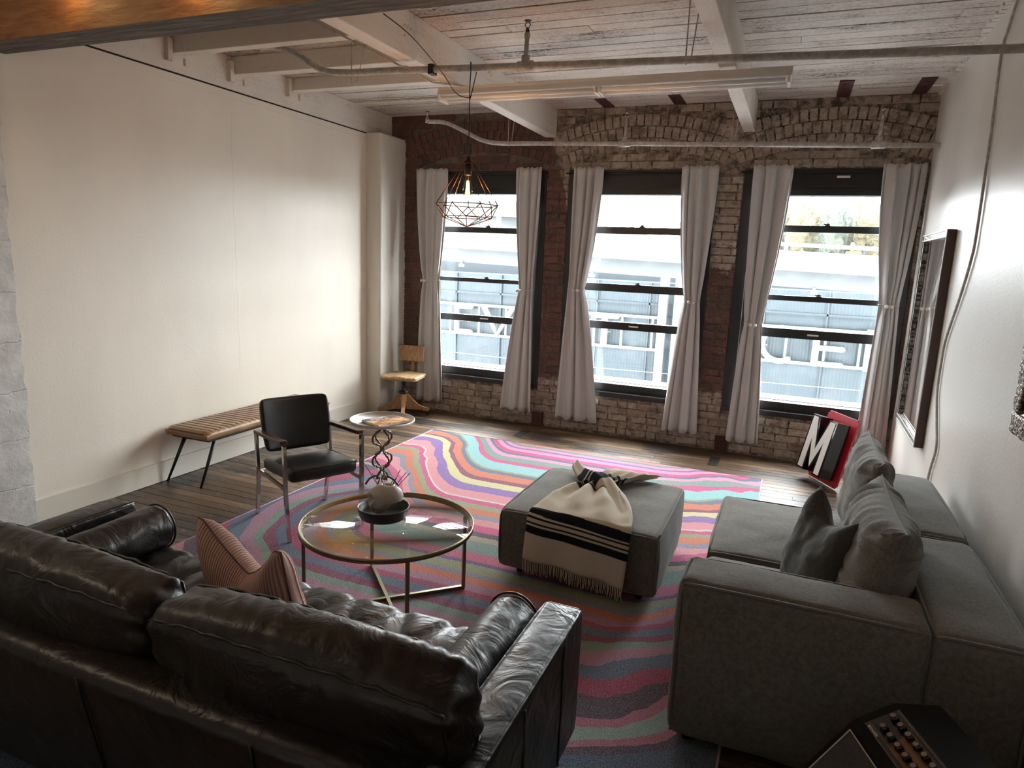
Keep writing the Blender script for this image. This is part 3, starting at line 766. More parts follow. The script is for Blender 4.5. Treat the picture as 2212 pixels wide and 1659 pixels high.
# curtains
CLAB = ['grey curtain beside the left pillar behind the wooden swivel chair, tied low', 'grey curtain right of the pendant lamp on the first window', 'grey curtain on the left side of the middle window',
        'grey curtain on the right side of the middle window', 'grey curtain on the left side of the right-hand window, with the lowest tie', 'grey curtain in the corner by the framed mirror behind the red sign']
for ci, (tl, tr, tz, ml, mr, bz, bl, br) in enumerate(CUR):
    root = empty('curtain', ((tl+tr)/2, 6.925, 2.78), label=CLAB[ci], cat='curtain', group='grey tied curtains')
    bm = B(); nu, nv = 60, 56; G = []; ph = R_.random()*6; npl = [3.2, 2.8, 3.0, 3.6, 3.2, 3.8][ci]
    yc0 = 6.925
    for j in range(nv+1):
        t = j/nv; z = 2.79+(bz-2.79)*t; row = []
        def lerp(p, q, s): return p+(q-p)*s
        if z > tz:
            s = (2.79-z)/(2.79-tz); s2 = s**1.7
            L, Rg = lerp(tl, ml, s2), lerp(tr, mr, s2)
        else:
            s = (tz-z)/(tz-bz); s2 = s**0.75
            L, Rg = lerp(ml, bl, s2), lerp(mr, br, s2)
        near_tie = math.exp(-((z-tz)/0.10)**2)
        amp = 0.034*(1-0.5*near_tie)
        if z > 2.66: amp = 0.016+0.01*(2.79-z)/0.13
        for i in range(nu+1):
            u = i/nu; f = u+0.02*math.sin(9*u+ph+t*2)
            f2_ = f+0.07*math.sin(5.1*u+ci*1.7+1.2*t); wv = math.sin(2*PI*npl*f2_+ph+0.6*math.sin(3*t+ci)); wv = math.copysign(abs(wv)**0.75, wv)*(0.75+0.25*math.sin(7*u+ci+t*1.5)); wv2 = math.sin(2*PI*npl*1.7*f+ph*2+t*2)*(0.3 if z > 2.5 else 0.18)
            x = L+(Rg-L)*u+0.011*math.cos(2*PI*npl*f+ph)*(1-near_tie)
            y = yc0+amp*(wv+wv2)*min(1, 0.5+1.2*min(u, 1-u)*4)
            zz = z
            if j == nv: zz += 0.012*math.sin(2*PI*npl*u+ph)
            if j == 0: zz += 0.007*math.sin(2*PI*npl*2*u+ph)
            x = min(x, 0.958)
            row.append(bm.verts.new((x-root.location.x, y-root.location.y, zz-root.location.z)))
        G.append(row)
    for j in range(nv):
        for i in range(nu):
            f = bm.faces.new((G[j][i], G[j+1][i], G[j+1][i+1], G[j][i+1])); f.smooth = True
    o = obj('cloth', bm, 'curtain_cloth', root, smooth=True)
    sm = o.modifiers.new('thick', 'SOLIDIFY'); sm.thickness = 0.003; sm.offset = 0
    bm = B(); hw = (mr-ml)/2+0.006; cxm = (ml+mr)/2
    pts = [(cxm+hw*math.cos(a_)-root.location.x, 6.925+0.033*math.sin(a_)-root.location.y, tz+0.012*abs(math.cos(a_))-root.location.z) for a_ in [2*PI*k/28 for k in range(28)]]
    tube(bm, pts, 0.0035, 6, closed=True)
    tie_ = obj('tieback', bm, 'curtain_cloth', root, smooth=True)
    for s in (-1, 1):
        bm = B(); bx = cxm+s*0.021+(hw*0.0 if ci not in (0, 1) else (-hw*0.75)); bmesh.ops.create_uvsphere(bm, u_segments=12, v_segments=8, radius=0.017)
        bmesh.ops.translate(bm, verts=bm.verts[:], vec=(bx-root.location.x, 6.925-0.043-root.location.y, tz-0.002-root.location.z))
        obj('bead', bm, 'bead_white', tie_, smooth=True)

# ------------------------------------------------------------------ OUTSIDE
grd = obj('street_ground', box(B(), -60, 60, 8, 200, -5.2, -5.0), 'ext_ground', kind='structure')
bld = empty('corrugated_building', (-4, 22, -5), label='blue grey corrugated metal building across the street with white letters', cat='building')
def rel(bm, o): bmesh.ops.translate(bm, verts=bm.verts[:], vec=-Vector(o.location)); return bm
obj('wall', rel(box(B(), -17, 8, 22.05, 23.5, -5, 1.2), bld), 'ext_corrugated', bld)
bm = B()
for z in (0.52, -0.25+0.35): box(bm, -17, 8, 21.98, 22.05, z-0.03, z+0.03)
for k in range(14): box(bm, -16.5+k*1.75, -16.45+k*1.75, 21.98, 22.05, -5, 1.2)
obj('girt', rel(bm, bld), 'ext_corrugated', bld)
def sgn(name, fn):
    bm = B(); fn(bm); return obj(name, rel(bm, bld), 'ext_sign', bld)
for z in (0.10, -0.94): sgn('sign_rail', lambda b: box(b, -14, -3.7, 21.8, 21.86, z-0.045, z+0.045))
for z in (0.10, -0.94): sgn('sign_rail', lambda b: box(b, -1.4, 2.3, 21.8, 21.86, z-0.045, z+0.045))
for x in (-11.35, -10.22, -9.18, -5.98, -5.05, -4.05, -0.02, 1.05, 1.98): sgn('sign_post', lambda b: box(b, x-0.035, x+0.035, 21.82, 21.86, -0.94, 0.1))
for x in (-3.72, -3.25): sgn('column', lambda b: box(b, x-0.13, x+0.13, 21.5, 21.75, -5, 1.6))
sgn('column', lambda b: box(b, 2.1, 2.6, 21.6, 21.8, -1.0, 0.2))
ky = (21.68, 21.79)
def E_(b, x, z0=-0.86, z1=0.02, wd=0.55, mid=-0.42):
    box(b, x-0.09, x+0.1, ky[0], ky[1], z0-0.08, z1+0.08)
    for z in (z0, mid, z1): stroke(b, [(x, z), (x+wd, z)], 0.15, ky[0], ky[1])
sgn('letter', lambda b: E_(b, -11.05))
sgn('letter', lambda b: stroke(b, [(-9.98, 0.05), (-9.45, -0.88), (-8.92, 0.05)], 0.17, *ky))
sgn('letter', lambda b: (stroke(b, [(-6.0, 0.06), (-5.2, 0.06)], 0.17, *ky), box(b, -5.7, -5.5, ky[0], ky[1], -0.95, 0.06)))
sgn('letter', lambda b: stroke(b, [(-0.18+0.5*math.cos(a_), -0.42+0.5*math.sin(a_)) for a_ in [math.radians(q) for q in range(50, 312, 14)]], 0.16, *ky))
sgn('letter', lambda b: E_(b, 0.8, -0.9, 0.04, 0.72, -0.43))
bm = tube(B(), [(-14, 20, -1.35), (-6, 20, -1.42), (2, 20, -1.3)], 0.012, 5); tag(obj('overhead_cable', bm, 'ext_sign'), 'thin pale cable strung in front of the blue metal building', 'cable')
# overpass
ov = empty('overpass', (-4, 16, 1.5), rot=(0, 0, 0), label='pale concrete highway overpass with railings seen through the windows', cat='overpass')
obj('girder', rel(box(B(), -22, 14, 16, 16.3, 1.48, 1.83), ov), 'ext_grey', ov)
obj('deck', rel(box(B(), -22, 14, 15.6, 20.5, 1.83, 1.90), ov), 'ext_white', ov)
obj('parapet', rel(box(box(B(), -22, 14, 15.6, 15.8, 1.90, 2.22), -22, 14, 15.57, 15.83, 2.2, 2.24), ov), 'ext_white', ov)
obj('shade_band', rel(box(B(), -22, 14, 23.5, 24, -5, 2.05), bld), 'ext_dark', bld)  # dark sheet standing in for the shade beneath the overpass
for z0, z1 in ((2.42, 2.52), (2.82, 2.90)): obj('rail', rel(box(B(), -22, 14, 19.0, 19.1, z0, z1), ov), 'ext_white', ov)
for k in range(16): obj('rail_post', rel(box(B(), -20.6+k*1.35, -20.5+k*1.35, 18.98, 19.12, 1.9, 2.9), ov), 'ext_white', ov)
for x in (-0.28+0.7, 2.2, -4.5, -8.0): obj('bearing', rel(box(box(B(), x-0.07, x+0.07, 15.9, 16.0, 1.36, 1.44), x-0.03, x+0.03, 15.9, 16.0, 1.44, 1.5), ov), 'ext_white', ov)
ov.rotation_euler = (0, 0.026, 0); ov.location.z += 0.07
# pale building behind, left
hb = empty('pale_building', (-26, 40, -5), label='pale flat building beyond the overpass seen through the left window', cat='building')
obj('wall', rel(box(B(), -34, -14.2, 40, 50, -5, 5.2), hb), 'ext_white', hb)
for k in range(3): 
    bm = B()
    for q in range(7): box(bm, -19.8-k*3.2, -18.9-k*3.2, 39.9, 40, 2.6+q*0.28, 2.72+q*0.28)
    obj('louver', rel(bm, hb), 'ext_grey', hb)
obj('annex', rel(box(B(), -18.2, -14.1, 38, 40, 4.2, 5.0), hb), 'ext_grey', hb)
# hill trees beyond, right
for k in range(24):
    row = k % 3; tx = -6.0+(k//3)*2.9+row*0.95; ty = 70+row*5.5
    t_ = empty('hillside_tree', (tx, ty, 1.0), label='hazy autumn tree on the hill beyond the overpass', cat='tree', group='trees on the hill seen through the right window')
    bm = B(); bmesh.ops.create_icosphere(bm, subdivisions=3, radius=1.0); sz = 1.12; hgt = R_.uniform(6.3, 8.3)
    for v in bm.verts:
        d = 0.85+0.42*noise.fractal(v.co*2.1+Vector((k*7, 0, 0)), 0.8, 2, 4); v.co = Vector((v.co.x*sz*d, v.co.y*sz*d, v.co.z*2.8*d+hgt-2.9))
    obj('crown', bm, 'ext_foliage', t_, smooth=True)
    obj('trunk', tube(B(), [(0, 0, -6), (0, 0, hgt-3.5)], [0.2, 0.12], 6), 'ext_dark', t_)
obj('hill', rel(box(B(), -8, 40, 90, 120, -5, 4.8), grd) if False else box(B(), -5, 40, 90, 120, -5, 4.6), 'ext_foliage', kind='structure')

# ------------------------------------------------------------------ SPRINKLER PIPES, FIXTURE, PENDANT
def sprinkler(bm, x, y, z, up=0.07):
    lathe(bm, [(0.012, 0), (0.012, 0.02), (0.009, 0.022), (0.009, 0.03)], 10, (x, y, z))
    for s in (-1, 1): tube(bm, [(x+s*0.008, y, z+0.028), (x+s*0.018, y, z+0.045), (x+s*0.004, y, z+0.068)], 0.003, 6)
    lathe(bm, [(0.0, 0.066), (0.022, 0.068), (0.022, 0.071), (0, 0.072)], 12, (x, y, z))
def tee(bm, x, y, z, r):
    tube(bm, [(x-0.055, y, z), (x-0.05, y, z), (x+0.05, y, z), (x+0.055, y, z)], [r*1.1, r*1.45, r*1.45, r*1.1], 14)
    tube(bm, [(x, y, z), (x, y, z+0.06)], r*1.25, 12)
def hanger(bm, x, y, z, top, dx=0.05):
    tube(bm, [(x-0.004, y, z), (x-0.004, y, top)], 0.004, 6); tube(bm, [(x+0.02, y+0.03, z), (x+dx, y+0.05, top)], 0.004, 6)
    tube(bm, [(x-0.004, y, z+0.0), (x, y-0.006, z-0.03), (x+0.02, y+0.03, z)], 0.004, 6)
# near pipe
p1 = empty('sprinkler_pipe', (-1, 4.1, 3.0), label='near beige sprinkler pipe crossing above the fluorescent fixture, bent at its left end', cat='pipe')
Y1 = 4.1
bm = tube(B(), spline([(-3.755, Y1, 3.27), (-3.6, Y1, 3.265), (-3.4, Y1, 3.20), (-3.2, Y1, 3.09), (-3.02, Y1, 3.055), (-2.7, Y1, 3.045)], 6)+[Vector((-1.66, Y1, 3.012)), Vector((-0.7, Y1, 2.985)), Vector((0.9, Y1, 2.935))], 0.0215, 14)
obj('pipe', rel(bm, p1), 'pipe_paint', p1, smooth=True)
bm = B(); tee(bm, -1.66, Y1, 3.012, 0.021); obj('tee_fitting', rel(bm, p1), 'pipe_paint', p1, smooth=True)
bm = tube(B(), [(-1.66, Y1, 3.02), (-1.655, Y1, 3.2)], [0.015, 0.013], 12); tube(bm, [(-1.656, Y1, 3.17), (-1.655, Y1, 3.2)], 0.018, 12); obj('riser', rel(bm, p1), 'pipe_paint', p1, smooth=True)
bm = B(); sprinkler(bm, -1.655, Y1, 3.2); obj('sprinkler_head', rel(bm, p1), 'bronze', p1)
bm = tube(B(), [(-3.75, Y1, 3.25), (-3.76, Y1, 3.29)], [0.028, 0.022], 12); sprinkler(bm, -3.76, Y1, 3.29); obj('sprinkler_head', rel(bm, p1), 'bronze', p1)
for x in (-2.93, -0.69):
    bm = B(); hanger(bm, x, Y1, 3.0 if x < -1 else 2.99, 3.37, 0.12 if x < -1 else 0.05); obj('pipe_hanger', rel(bm, p1), 'pipe_paint', p1)
bm = box(B(), -2.325, -2.29, Y1-0.03, Y1+0.03, 3.0, 3.06); obj('clamp', rel(bm, p1), 'black_iron', p1)
# far pipe
p2 = empty('sprinkler_pipe', (-1, 6.5, 2.92), label='far white sprinkler pipe running along the brick wall above the curtains', cat='pipe')
Y2 = 6.5
bm = tube(B(), spline([(-3.7, Y2, 3.205), (-3.5, Y2, 3.19), (-3.3, Y2, 3.11), (-3.08, Y2, 3.01), (-2.9, Y2, 2.975), (-2.6, Y2, 2.965)], 6)+[Vector((-1.6, Y2, 2.94)), Vector((0.96, Y2, 2.87))], 0.021, 14)
obj('pipe', rel(bm, p2), 'pipe_paint', p2, smooth=True)
for x, z in ((-1.6, 2.94), (0.52, 2.885)):
    bm = B(); tee(bm, x, Y2, z, 0.021); obj('tee_fitting', rel(bm, p2), 'pipe_paint', p2, smooth=True)
    bm = tube(B(), [(x, Y2, z), (x+0.004, Y2, z+0.2)], [0.015, 0.013], 12); obj('riser', rel(bm, p2), 'pipe_paint', p2, smooth=True)
    bm = B(); sprinkler(bm, x+0.004, Y2, z+0.2); obj('sprinkler_head', rel(bm, p2), 'chrome', p2)
bm = tube(B(), [(-3.7, Y2, 3.19), (-3.71, Y2, 3.24)], [0.027, 0.02], 12); sprinkler(bm, -3.71, Y2, 3.24); obj('sprinkler_head', rel(bm, p2), 'chrome', p2)
for x in (-2.78, -0.64):
    bm = B(); hanger(bm, x, Y2, 2.96 if x < -1 else 2.91, 3.37, 0.05); obj('pipe_hanger', rel(bm, p2), 'pipe_paint', p2)
# fluorescent strip
fx = empty('fluorescent_fixture', (-1.36, 4.72, 3.03), label='long white fluorescent strip light hung under the beams, unlit', cat='light fixture')
fx.rotation_euler = (0, 0.0, 0)
bm = B(); vs = []
prof = [(-0.055, 0.035), (-0.055, 0.015), (-0.075, -0.02), (0.075, -0.02), (0.055, 0.015), (0.055, 0.035)]
r0 = [bm.verts.new((-1.215, q[0], q[1])) for q in prof]; r1 = [bm.verts.new((1.215, q[0], q[1])) for q in prof]
bm.faces.new(r0); bm.faces.new(r1[::-1])
for i in range(6): bm.faces.new((r0[i], r0[(i+1) % 6], r1[(i+1) % 6], r1[i]))
obj('housing', bm, 'white_enamel', fx)
for s in (-1, 1):
    for xc in (-0.605, 0.605):
        t_ = obj('tube', tube(B(), [(xc-0.575, s*0.05, -0.04), (xc+0.575, s*0.05, -0.04)], 0.015, 12), 'tube_white', fx, smooth=True)
for xx in (-1.2, -0.012, 0.012, 1.2):
    bm = box(B(), xx-0.008, xx+0.008, -0.07, 0.07, -0.06, -0.018); obj('socket', bm, 'white_enamel', fx)
# pendant
PX, PY = -2.03, 4.1
pn = empty('pendant_lamp', (PX, PY, 2.03), label='lit filament pendant in a faceted copper wire cage hung from the pipe', cat='pendant lamp')
def prel(bm): return rel(bm, pn)
zt, zm, zb, za = 2.445, 2.185, 2.105, 2.045
n8 = 7
top = [(PX+0.035*math.cos(2*PI*k/n8+.2), PY+0.035*math.sin(2*PI*k/n8+.2), zt) for k in range(n8)]
mid = [(PX+0.205*math.cos(2*PI*k/n8+.2), PY+0.205*math.sin(2*PI*k/n8+.2), zm) for k in range(n8)]
low = [(PX+0.165*math.cos(2*PI*(k+.5)/n8+.2), PY+0.165*math.sin(2*PI*(k+.5)/n8+.2), zb) for k in range(n8)]
bm = B(); r = 0.003
for k in range(n8):
    for a_, b_ in ((top[k], mid[k]), (mid[k], mid[(k+1) % n8]), (mid[k], low[k]), (mid[(k+1) % n8], low[k]), (low[k], low[(k+1) % n8]), (low[k], (PX, PY, za)), (top[k], top[(k+1) % n8]), (top[k], (PX, PY, zt+0.03))):
        tube(bm, [a_, b_], r, 5)
obj('cage', prel(bm), 'copper_wire', pn)
bm = lathe(B(), [(0, 2.49), (0.012, 2.485), (0.016, 2.45), (0.024, 2.44), (0.024, 2.375), (0.02, 2.37), (0, 2.37)], 16, (PX, PY, 0)); obj('socket', prel(bm), 'black_iron', pn)
bm = lathe(B(), [(0.013, 2.372), (0.015, 2.35), (0.027, 2.31), (0.033, 2.275), (0.028, 2.245), (0.012, 2.228), (0, 2.225)], 20, (PX, PY, 0)); obj('bulb', prel(bm), 'bulb_glass', pn, smooth=True)
bm = B()
for k in range(6):
    a_ = k*PI/3; tube(bm, [(PX+0.006*math.cos(a_), PY+0.006*math.sin(a_), 2.335), (PX+0.014*math.cos(a_), PY+0.014*math.sin(a_), 2.255)], 0.0022, 5)
obj('filament', prel(bm), 'filament', pn)
bm = tube(B(), [(PX, PY, 2.485), (PX-0.002, PY, 2.75), (PX, PY-0.01, 2.9), (PX+0.015, PY-0.03, 3.0), (PX+0.005, PY-0.015, 3.055), (PX-0.01, PY+0.03, 3.045), (PX+0.03, PY+0.02, 3.0), (PX+0.012, PY-0.005, 2.87), (PX, PY, 2.84)], 0.0032, 6)
obj('cord', prel(bm), 'cord_black', pn)
l_ = light('pendant_bulb_light', 'POINT', (PX, PY, 2.2), 8, (1.0, 0.55, 0.22), 0.03)
bm = tube(B(), spline([(-2.0, 3.06, 3.01), (-1.98, 3.3, 2.97), (-2.02, 3.7, 2.9), (-2.08, 4.0, 2.855), (PX-0.01, 4.09, 2.845), (PX, 4.1, 2.86)], 8), 0.0032, 6)
tag(obj('power_cord', bm, 'cord_black'), 'black cord swagged from the dark beam to the pendant', 'cord')
bm = tube(B(), [(-2.585, 3.1, 3.09), (-2.585, 4.6, 3.085), (-2.4, 4.66, 3.07), (-2.3, 4.7, 3.06)], 0.006, 6)
tag(obj('conduit_cable', bm, 'pipe_paint'), 'grey cable clipped along the lower edge of the white beam', 'cable')

# ------------------------------------------------------------------ RIGHT WALL ITEMS
def wall_tf(y, z):
    return Matrix.Translation((xr(y), y, z))
# mirror: outer corners on wall x~0.95
mi = empty('framed_mirror', (xr(5.9)-0.004, 5.85, 0.66), rz=math.atan(-0.0135), label='tall mirror in a narrow ornate silver frame on the right wall', cat='mirror')
MW, MH, FW = 1.02, 1.5, 0.05
bm = B()
for (a0, a1, b0, b1) in ((-MW/2, MW/2, 0, FW), (-MW/2, MW/2, MH-FW, MH), (-MW/2, -MW/2+FW, FW, MH-FW), (MW/2-FW, MW/2, FW, MH-FW)):
    box(bm, -0.05, 0, a0, a1, b0, b1)
bmesh.ops.bevel(bm, geom=bm.edges[:], offset=0.006, segments=2, affect='EDGES'); obj('frame', bm, 'ornate_silver', mi)
for s in (-1, 1): obj('frame_side', box(B(), -0.05, 0, s*(MW/2+0.0015)-0.0015, s*(MW/2+0.0015)+0.0015, 0, MH), 'walnut', mi)
bm = B()
for s in (-1, 1): box(bm, -0.056, -0.05, s*(MW/2-0.006)-0.004, s*(MW/2-0.006)+0.004, 0, MH)
for zz in (0.004, FW-0.004, MH-0.004, MH-FW+0.004): box(bm, -0.056, -0.05, -MW/2, MW/2, zz-0.004, zz+0.004)
obj('frame_edge', bm, 'alu_tray', mi)
obj('glass', box(B(), -0.03, -0.01, -MW/2+FW*0.9, MW/2-FW*0.9, FW*0.9, MH-FW*0.9), 'mirror_glass', mi)
# second frame mostly outside the picture
f2 = empty('gilt_picture_frame', (xr(2.95)-0.004, 2.93, 1.23), rz=math.atan(-0.0135), label='dark gilt carved frame at the right edge of the picture', cat='picture frame')
bm = B()
for (a0, a1, b0, b1) in ((-0.42, 0.42, 0, 0.09), (-0.42, 0.42, 0.91, 1.0), (-0.42, -0.33, 0.09, 0.91), (0.33, 0.42, 0.09, 0.91)):
    rbox(bm, 0.03, a1-a0, b1-b0, 0.014, 0.03, fn=wrinkle(0.006, 22, 3), c=(-0.018, (a0+a1)/2, (b0+b1)/2))
obj('frame', bm, 'ornate_gold', f2, smooth=True)
obj('glass', box(B(), -0.02, -0.01, -0.34, 0.34, 0.08, 0.92), 'mirror_glass', f2)
# surface cable
pts = [(4.60, 3.37), (4.74, 3.22), (4.82, 3.1), (4.75, 2.63), (4.70, 2.11), (4.73, 1.95), (4.85, 1.75), (5.08, 1.46), (5.11, 1.3), (5.09, 1.1), (4.93, 0.9), (4.84, 0.78), (4.93, 0.58), (4.95, 0.3), (4.95, 0.02)]
bm = tube(B(), spline([(xr(a_)-0.012, a_, b_) for a_, b_ in pts], 5), 0.008, 8)
tag(obj('wall_cable', bm, 'pipe_paint', smooth=True), 'twisted beige cable running down the glossy right wall', 'cable')

# ------------------------------------------------------------------ RUG
bm = B(); bmesh.ops.create_grid(bm, x_segments=60, y_segments=80, size=0.5)
RX0, RX1, RY0, RY1 = -3.39, -0.07, 1.0, 6.17
for v in bm.verts: v.co = Vector((RX0+(v.co.x+0.5)*(RX1-RX0), RY0+(v.co.y+0.5)*(RY1-RY0), 0.011+0.0015*noise.noise(v.co*30)))
e = bmesh.ops.extrude_face_region(bm, geom=bm.faces[:]); 
bmesh.ops.translate(bm, verts=[g for g in e['geom'] if isinstance(g, bmesh.types.BMVert)], vec=(0, 0, -0.0095))
bm.normal_update(); bmesh.ops.recalc_face_normals(bm, faces=bm.faces[:])
rg = empty('area_rug', ((RX0+RX1)/2, (RY0+RY1)/2, 0), label='large rug with swirling pink, teal, orange and purple bands', cat='rug')
obj('pile', rel(bm, rg), 'rug', rg)
bm = tube(B(), [(RX0, RY0, 0.008), (RX1, RY0, 0.008), (RX1, RY1, 0.008), (RX0, RY1, 0.008)], 0.007, 6, closed=True)
obj('binding', rel(bm, rg), 'rug_edge', rg)

# ------------------------------------------------------------------ BLACK LEATHER SOFA (back towards camera)
sf = empty('leather_sofa', (-1.78, 1.7, 0.0), label='dark brown-black leather sofa with its back to the camera', cat='sofa')
SX0, SX1, SY0, SY1 = -2.985, -0.575, 1.17, 2.2
def srel(bm): return rel(bm, sf)
bm = rbox(B(), SX1-SX0-0.24, 0.2, 0.56, 0.05, 0.08, fn=wrinkle(0.006, 3, 1), c=((SX0+SX1)/2, SY0+0.12, 0.37))
# lean the back outwards at the top
for v in bm.verts: v.co.y += -0.10*(v.co.z-0.1)/0.56+0.06
obj('back_frame', srel(bm), 'black_leather', sf, smooth=True)
for x in (-2.42, -1.78, -1.14):
    bm = tube(B(), [(x, SY0+0.0765-0.10*(z-0.1)/0.56, z) for z in [0.1+0.53*k/8 for k in range(9)]], 0.0035, 5)
    for v in bm.verts: pass
    obj('seam', srel(bm), 'black_leather', sf)
def edge_pipe(bm, x0, x1, y0, y1, z0, z1, r, which, rad=0.0045, bulge=0.0, tf=None):
    """welting that lies on the rounded edges of a box; which: 'x','y','z' edge codes like 'x-+' """
    lo = (x0, y0, z0); hi = (x1, y1, z1)
    for code in which:
        ax = 'xyz'.index(code[0]); oth = [i for i in range(3) if i != ax]; pts = []
        for k in range(13):
            t = k/12; p = [0, 0, 0]; e = min(t, 1-t)
            p[ax] = lo[ax]+r*0.42+(hi[ax]-lo[ax]-0.84*r)*t
            for i, sgn_ in zip(oth, code[1:]):
                sg_ = 1 if sgn_ == '+' else -1; base = hi[i] if sg_ > 0 else lo[i]
                off = r*(1-0.707) if 0 < k < 12 else r*(1-0.577)
                p[i] = base-sg_*off+sg_*bulge*(1-(2*t-1)**2)
            q = Vector(p); pts.append(tf @ q if tf else q)
        tube(bm, pts, rad, 6)
    return bm
AW, AH = 0.15, 0.5
def arm(xc):
    ln = SY1-1.24
    def fn(p, n):
        return wrinkle(0.003, 5, xc)(p, n)
    return rbox(B(), AW, ln, AH, 0.022, 0.05, puff=(0, 0, 0.008), fn=fn, c=(xc, 1.24+ln/2, 0.375))
for xc in (SX0+AW/2, SX1-AW/2):
    ao = obj('arm', srel(arm(xc)), 'black_leather', sf, smooth=True)
    bm = edge_pipe(B(), xc-AW/2, xc+AW/2, 1.24, SY1, 0.125, 0.625, 0.022, ['y-+', 'y++', 'z-+', 'z++', 'x++'], 0.005, 0.0)
    obj('piping', srel(bm), 'black_leather', ao, smooth=True)
for x in (-0.57,):
    for yy in (1.62, 1.98):
        obj('seam', srel(tube(B(), [(SX1+0.002, yy, 0.14), (SX1+0.002, yy, 0.60)], 0.003, 5)), 'black_leather', sf)
obj('base', srel(rbox(B(), SX1-SX0-0.2, 0.85, 0.18, 0.03, 0.1, c=((SX0+SX1)/2, 1.72, 0.23))), 'black_leather', sf, smooth=True)
for x in (SX0+0.12, SX1-0.12):
    for yy in (1.3, 2.1): obj('leg', srel(tube(B(), [(x, yy, 0.14), (x, yy, 0.0135)], [0.028, 0.018], 12)), 'walnut', sf, smooth=True)
# tufted bench seat
tufts = [(-1.03+0.23*i+(0.115 if r_ else 0), [0.13, -0.16][r_]) for r_ in (0, 1) for i in range(10)]
def seatfn(p, n):
    o = wrinkle(0.004, 5, 4)(p, n)
    if n.z > 0.3:
        d = 0
        for tx, ty in tufts:
            q = math.hypot(p.x-tx, p.y-ty); d = max(d, math.exp(-(q/0.06)**1.3))
        o.z -= 0.055*d
        # diamond creases
        a_ = ((p.x+1.03)/0.23+(p.y-0.13)/0.58) % 1.0; b_ = ((p.x+1.03)/0.23-(p.y-0.13)/0.58) % 1.0
        if p.y > -0.3:
            for c_ in (a_, b_): c_ = min(c_, 1-c_); o.z -= 0.014*math.exp(-(c_/0.09)**2)
    return o
sl = SX1-SX0-0.31
bm = rbox(B(), sl, 0.86, 0.17, 0.06, 0.022, puff=(0, 0.01, 0.02), fn=seatfn, c=((SX0+SX1)/2, 1.79, 0.36))
obj('seat_cushion', srel(bm), 'black_leather', sf, smooth=True)
bm = B()
for tx, ty in tufts:
    bmesh.ops.create_uvsphere(bm, u_segments=8, v_segments=6, radius=0.011, matrix=Matrix.Translation((tx+(SX0+SX1)/2, ty+1.79, 0.408)))
obj('tuft_buttons', srel(bm), 'black_leather', sf, smooth=True, kind='stuff')
# back cushions
def backcush(x0, x1, seed):
    W_ = x1-x0; H_ = 0.40; D_ = 0.20; RR = 0.045
    def fn(p, n):
        o = n*0.008*noise.fractal(Vector((p.x*2.2, p.y*5, p.z*5))+Vector((seed*9, 0, 0)), 0.8, 2, 3)
        sag = 0.03*(p.x/W_*2)**4 if p.z > 0 else 0
        # gathers running away from the two top seams
        ed = math.exp(-((p.z-H_/2)/0.07)**2)*min(1, abs(abs(p.y)-D_/2)*0+1)
        o += n*0.0042*ed*(math.sin(p.x*62+5*math.sin(p.x*11+seed)+p.y*30)+0.6*math.sin(p.x*117+seed+p.y*44))*(0.5+0.5*noise.noise(Vector((p.x*4, seed, 0))))
        crn = max(0, (abs(p.x)-W_/2+0.10)/0.10)
        o += n*0.006*crn*math.sin(p.z*70+p.y*60+seed)
        o.z -= sag
        return o
    bm = rbox(B(), W_, D_, H_, RR, 0.018, puff=(0.012, 0.04, 0.028), fn=fn)
    T = Matrix.Translation(((x0+x1)/2, 1.385, 0.645)) @ Matrix.Rotation(math.radians(9), 4, 'X')
    def sagp(q): return q
    bm2 = B()
    for sgn_ in (-1, 1):
        pts = []
        for k in range(61):
            u = -1+2*k/60; x = u*(W_/2-RR*0.45)
            pts.append(T @ Vector((x, sgn_*(D_/2-RR*0.29+0.010*(1-u*u))+0.002*math.sin(k*1.7), H_/2-RR*0.29-0.03*u**4+0.003*math.sin(k*0.8))))
        pts = [T @ Vector((-(W_/2-RR*0.3), sgn_*(D_/2-RR*0.3), -0.05))]+pts+[T @ Vector((W_/2-RR*0.3, sgn_*(D_/2-RR*0.3), -0.05))]
        tube(bm2, pts, 0.0052, 6)
    bm.transform(T); o = obj('back_cushion', srel(bm), 'black_leather', sf, smooth=True)
    obj('seam_piping', srel(bm2), 'black_leather', o, smooth=True)
backcush(-2.83, -1.665, 1)
backcush(-1.645, -0.64, 2)
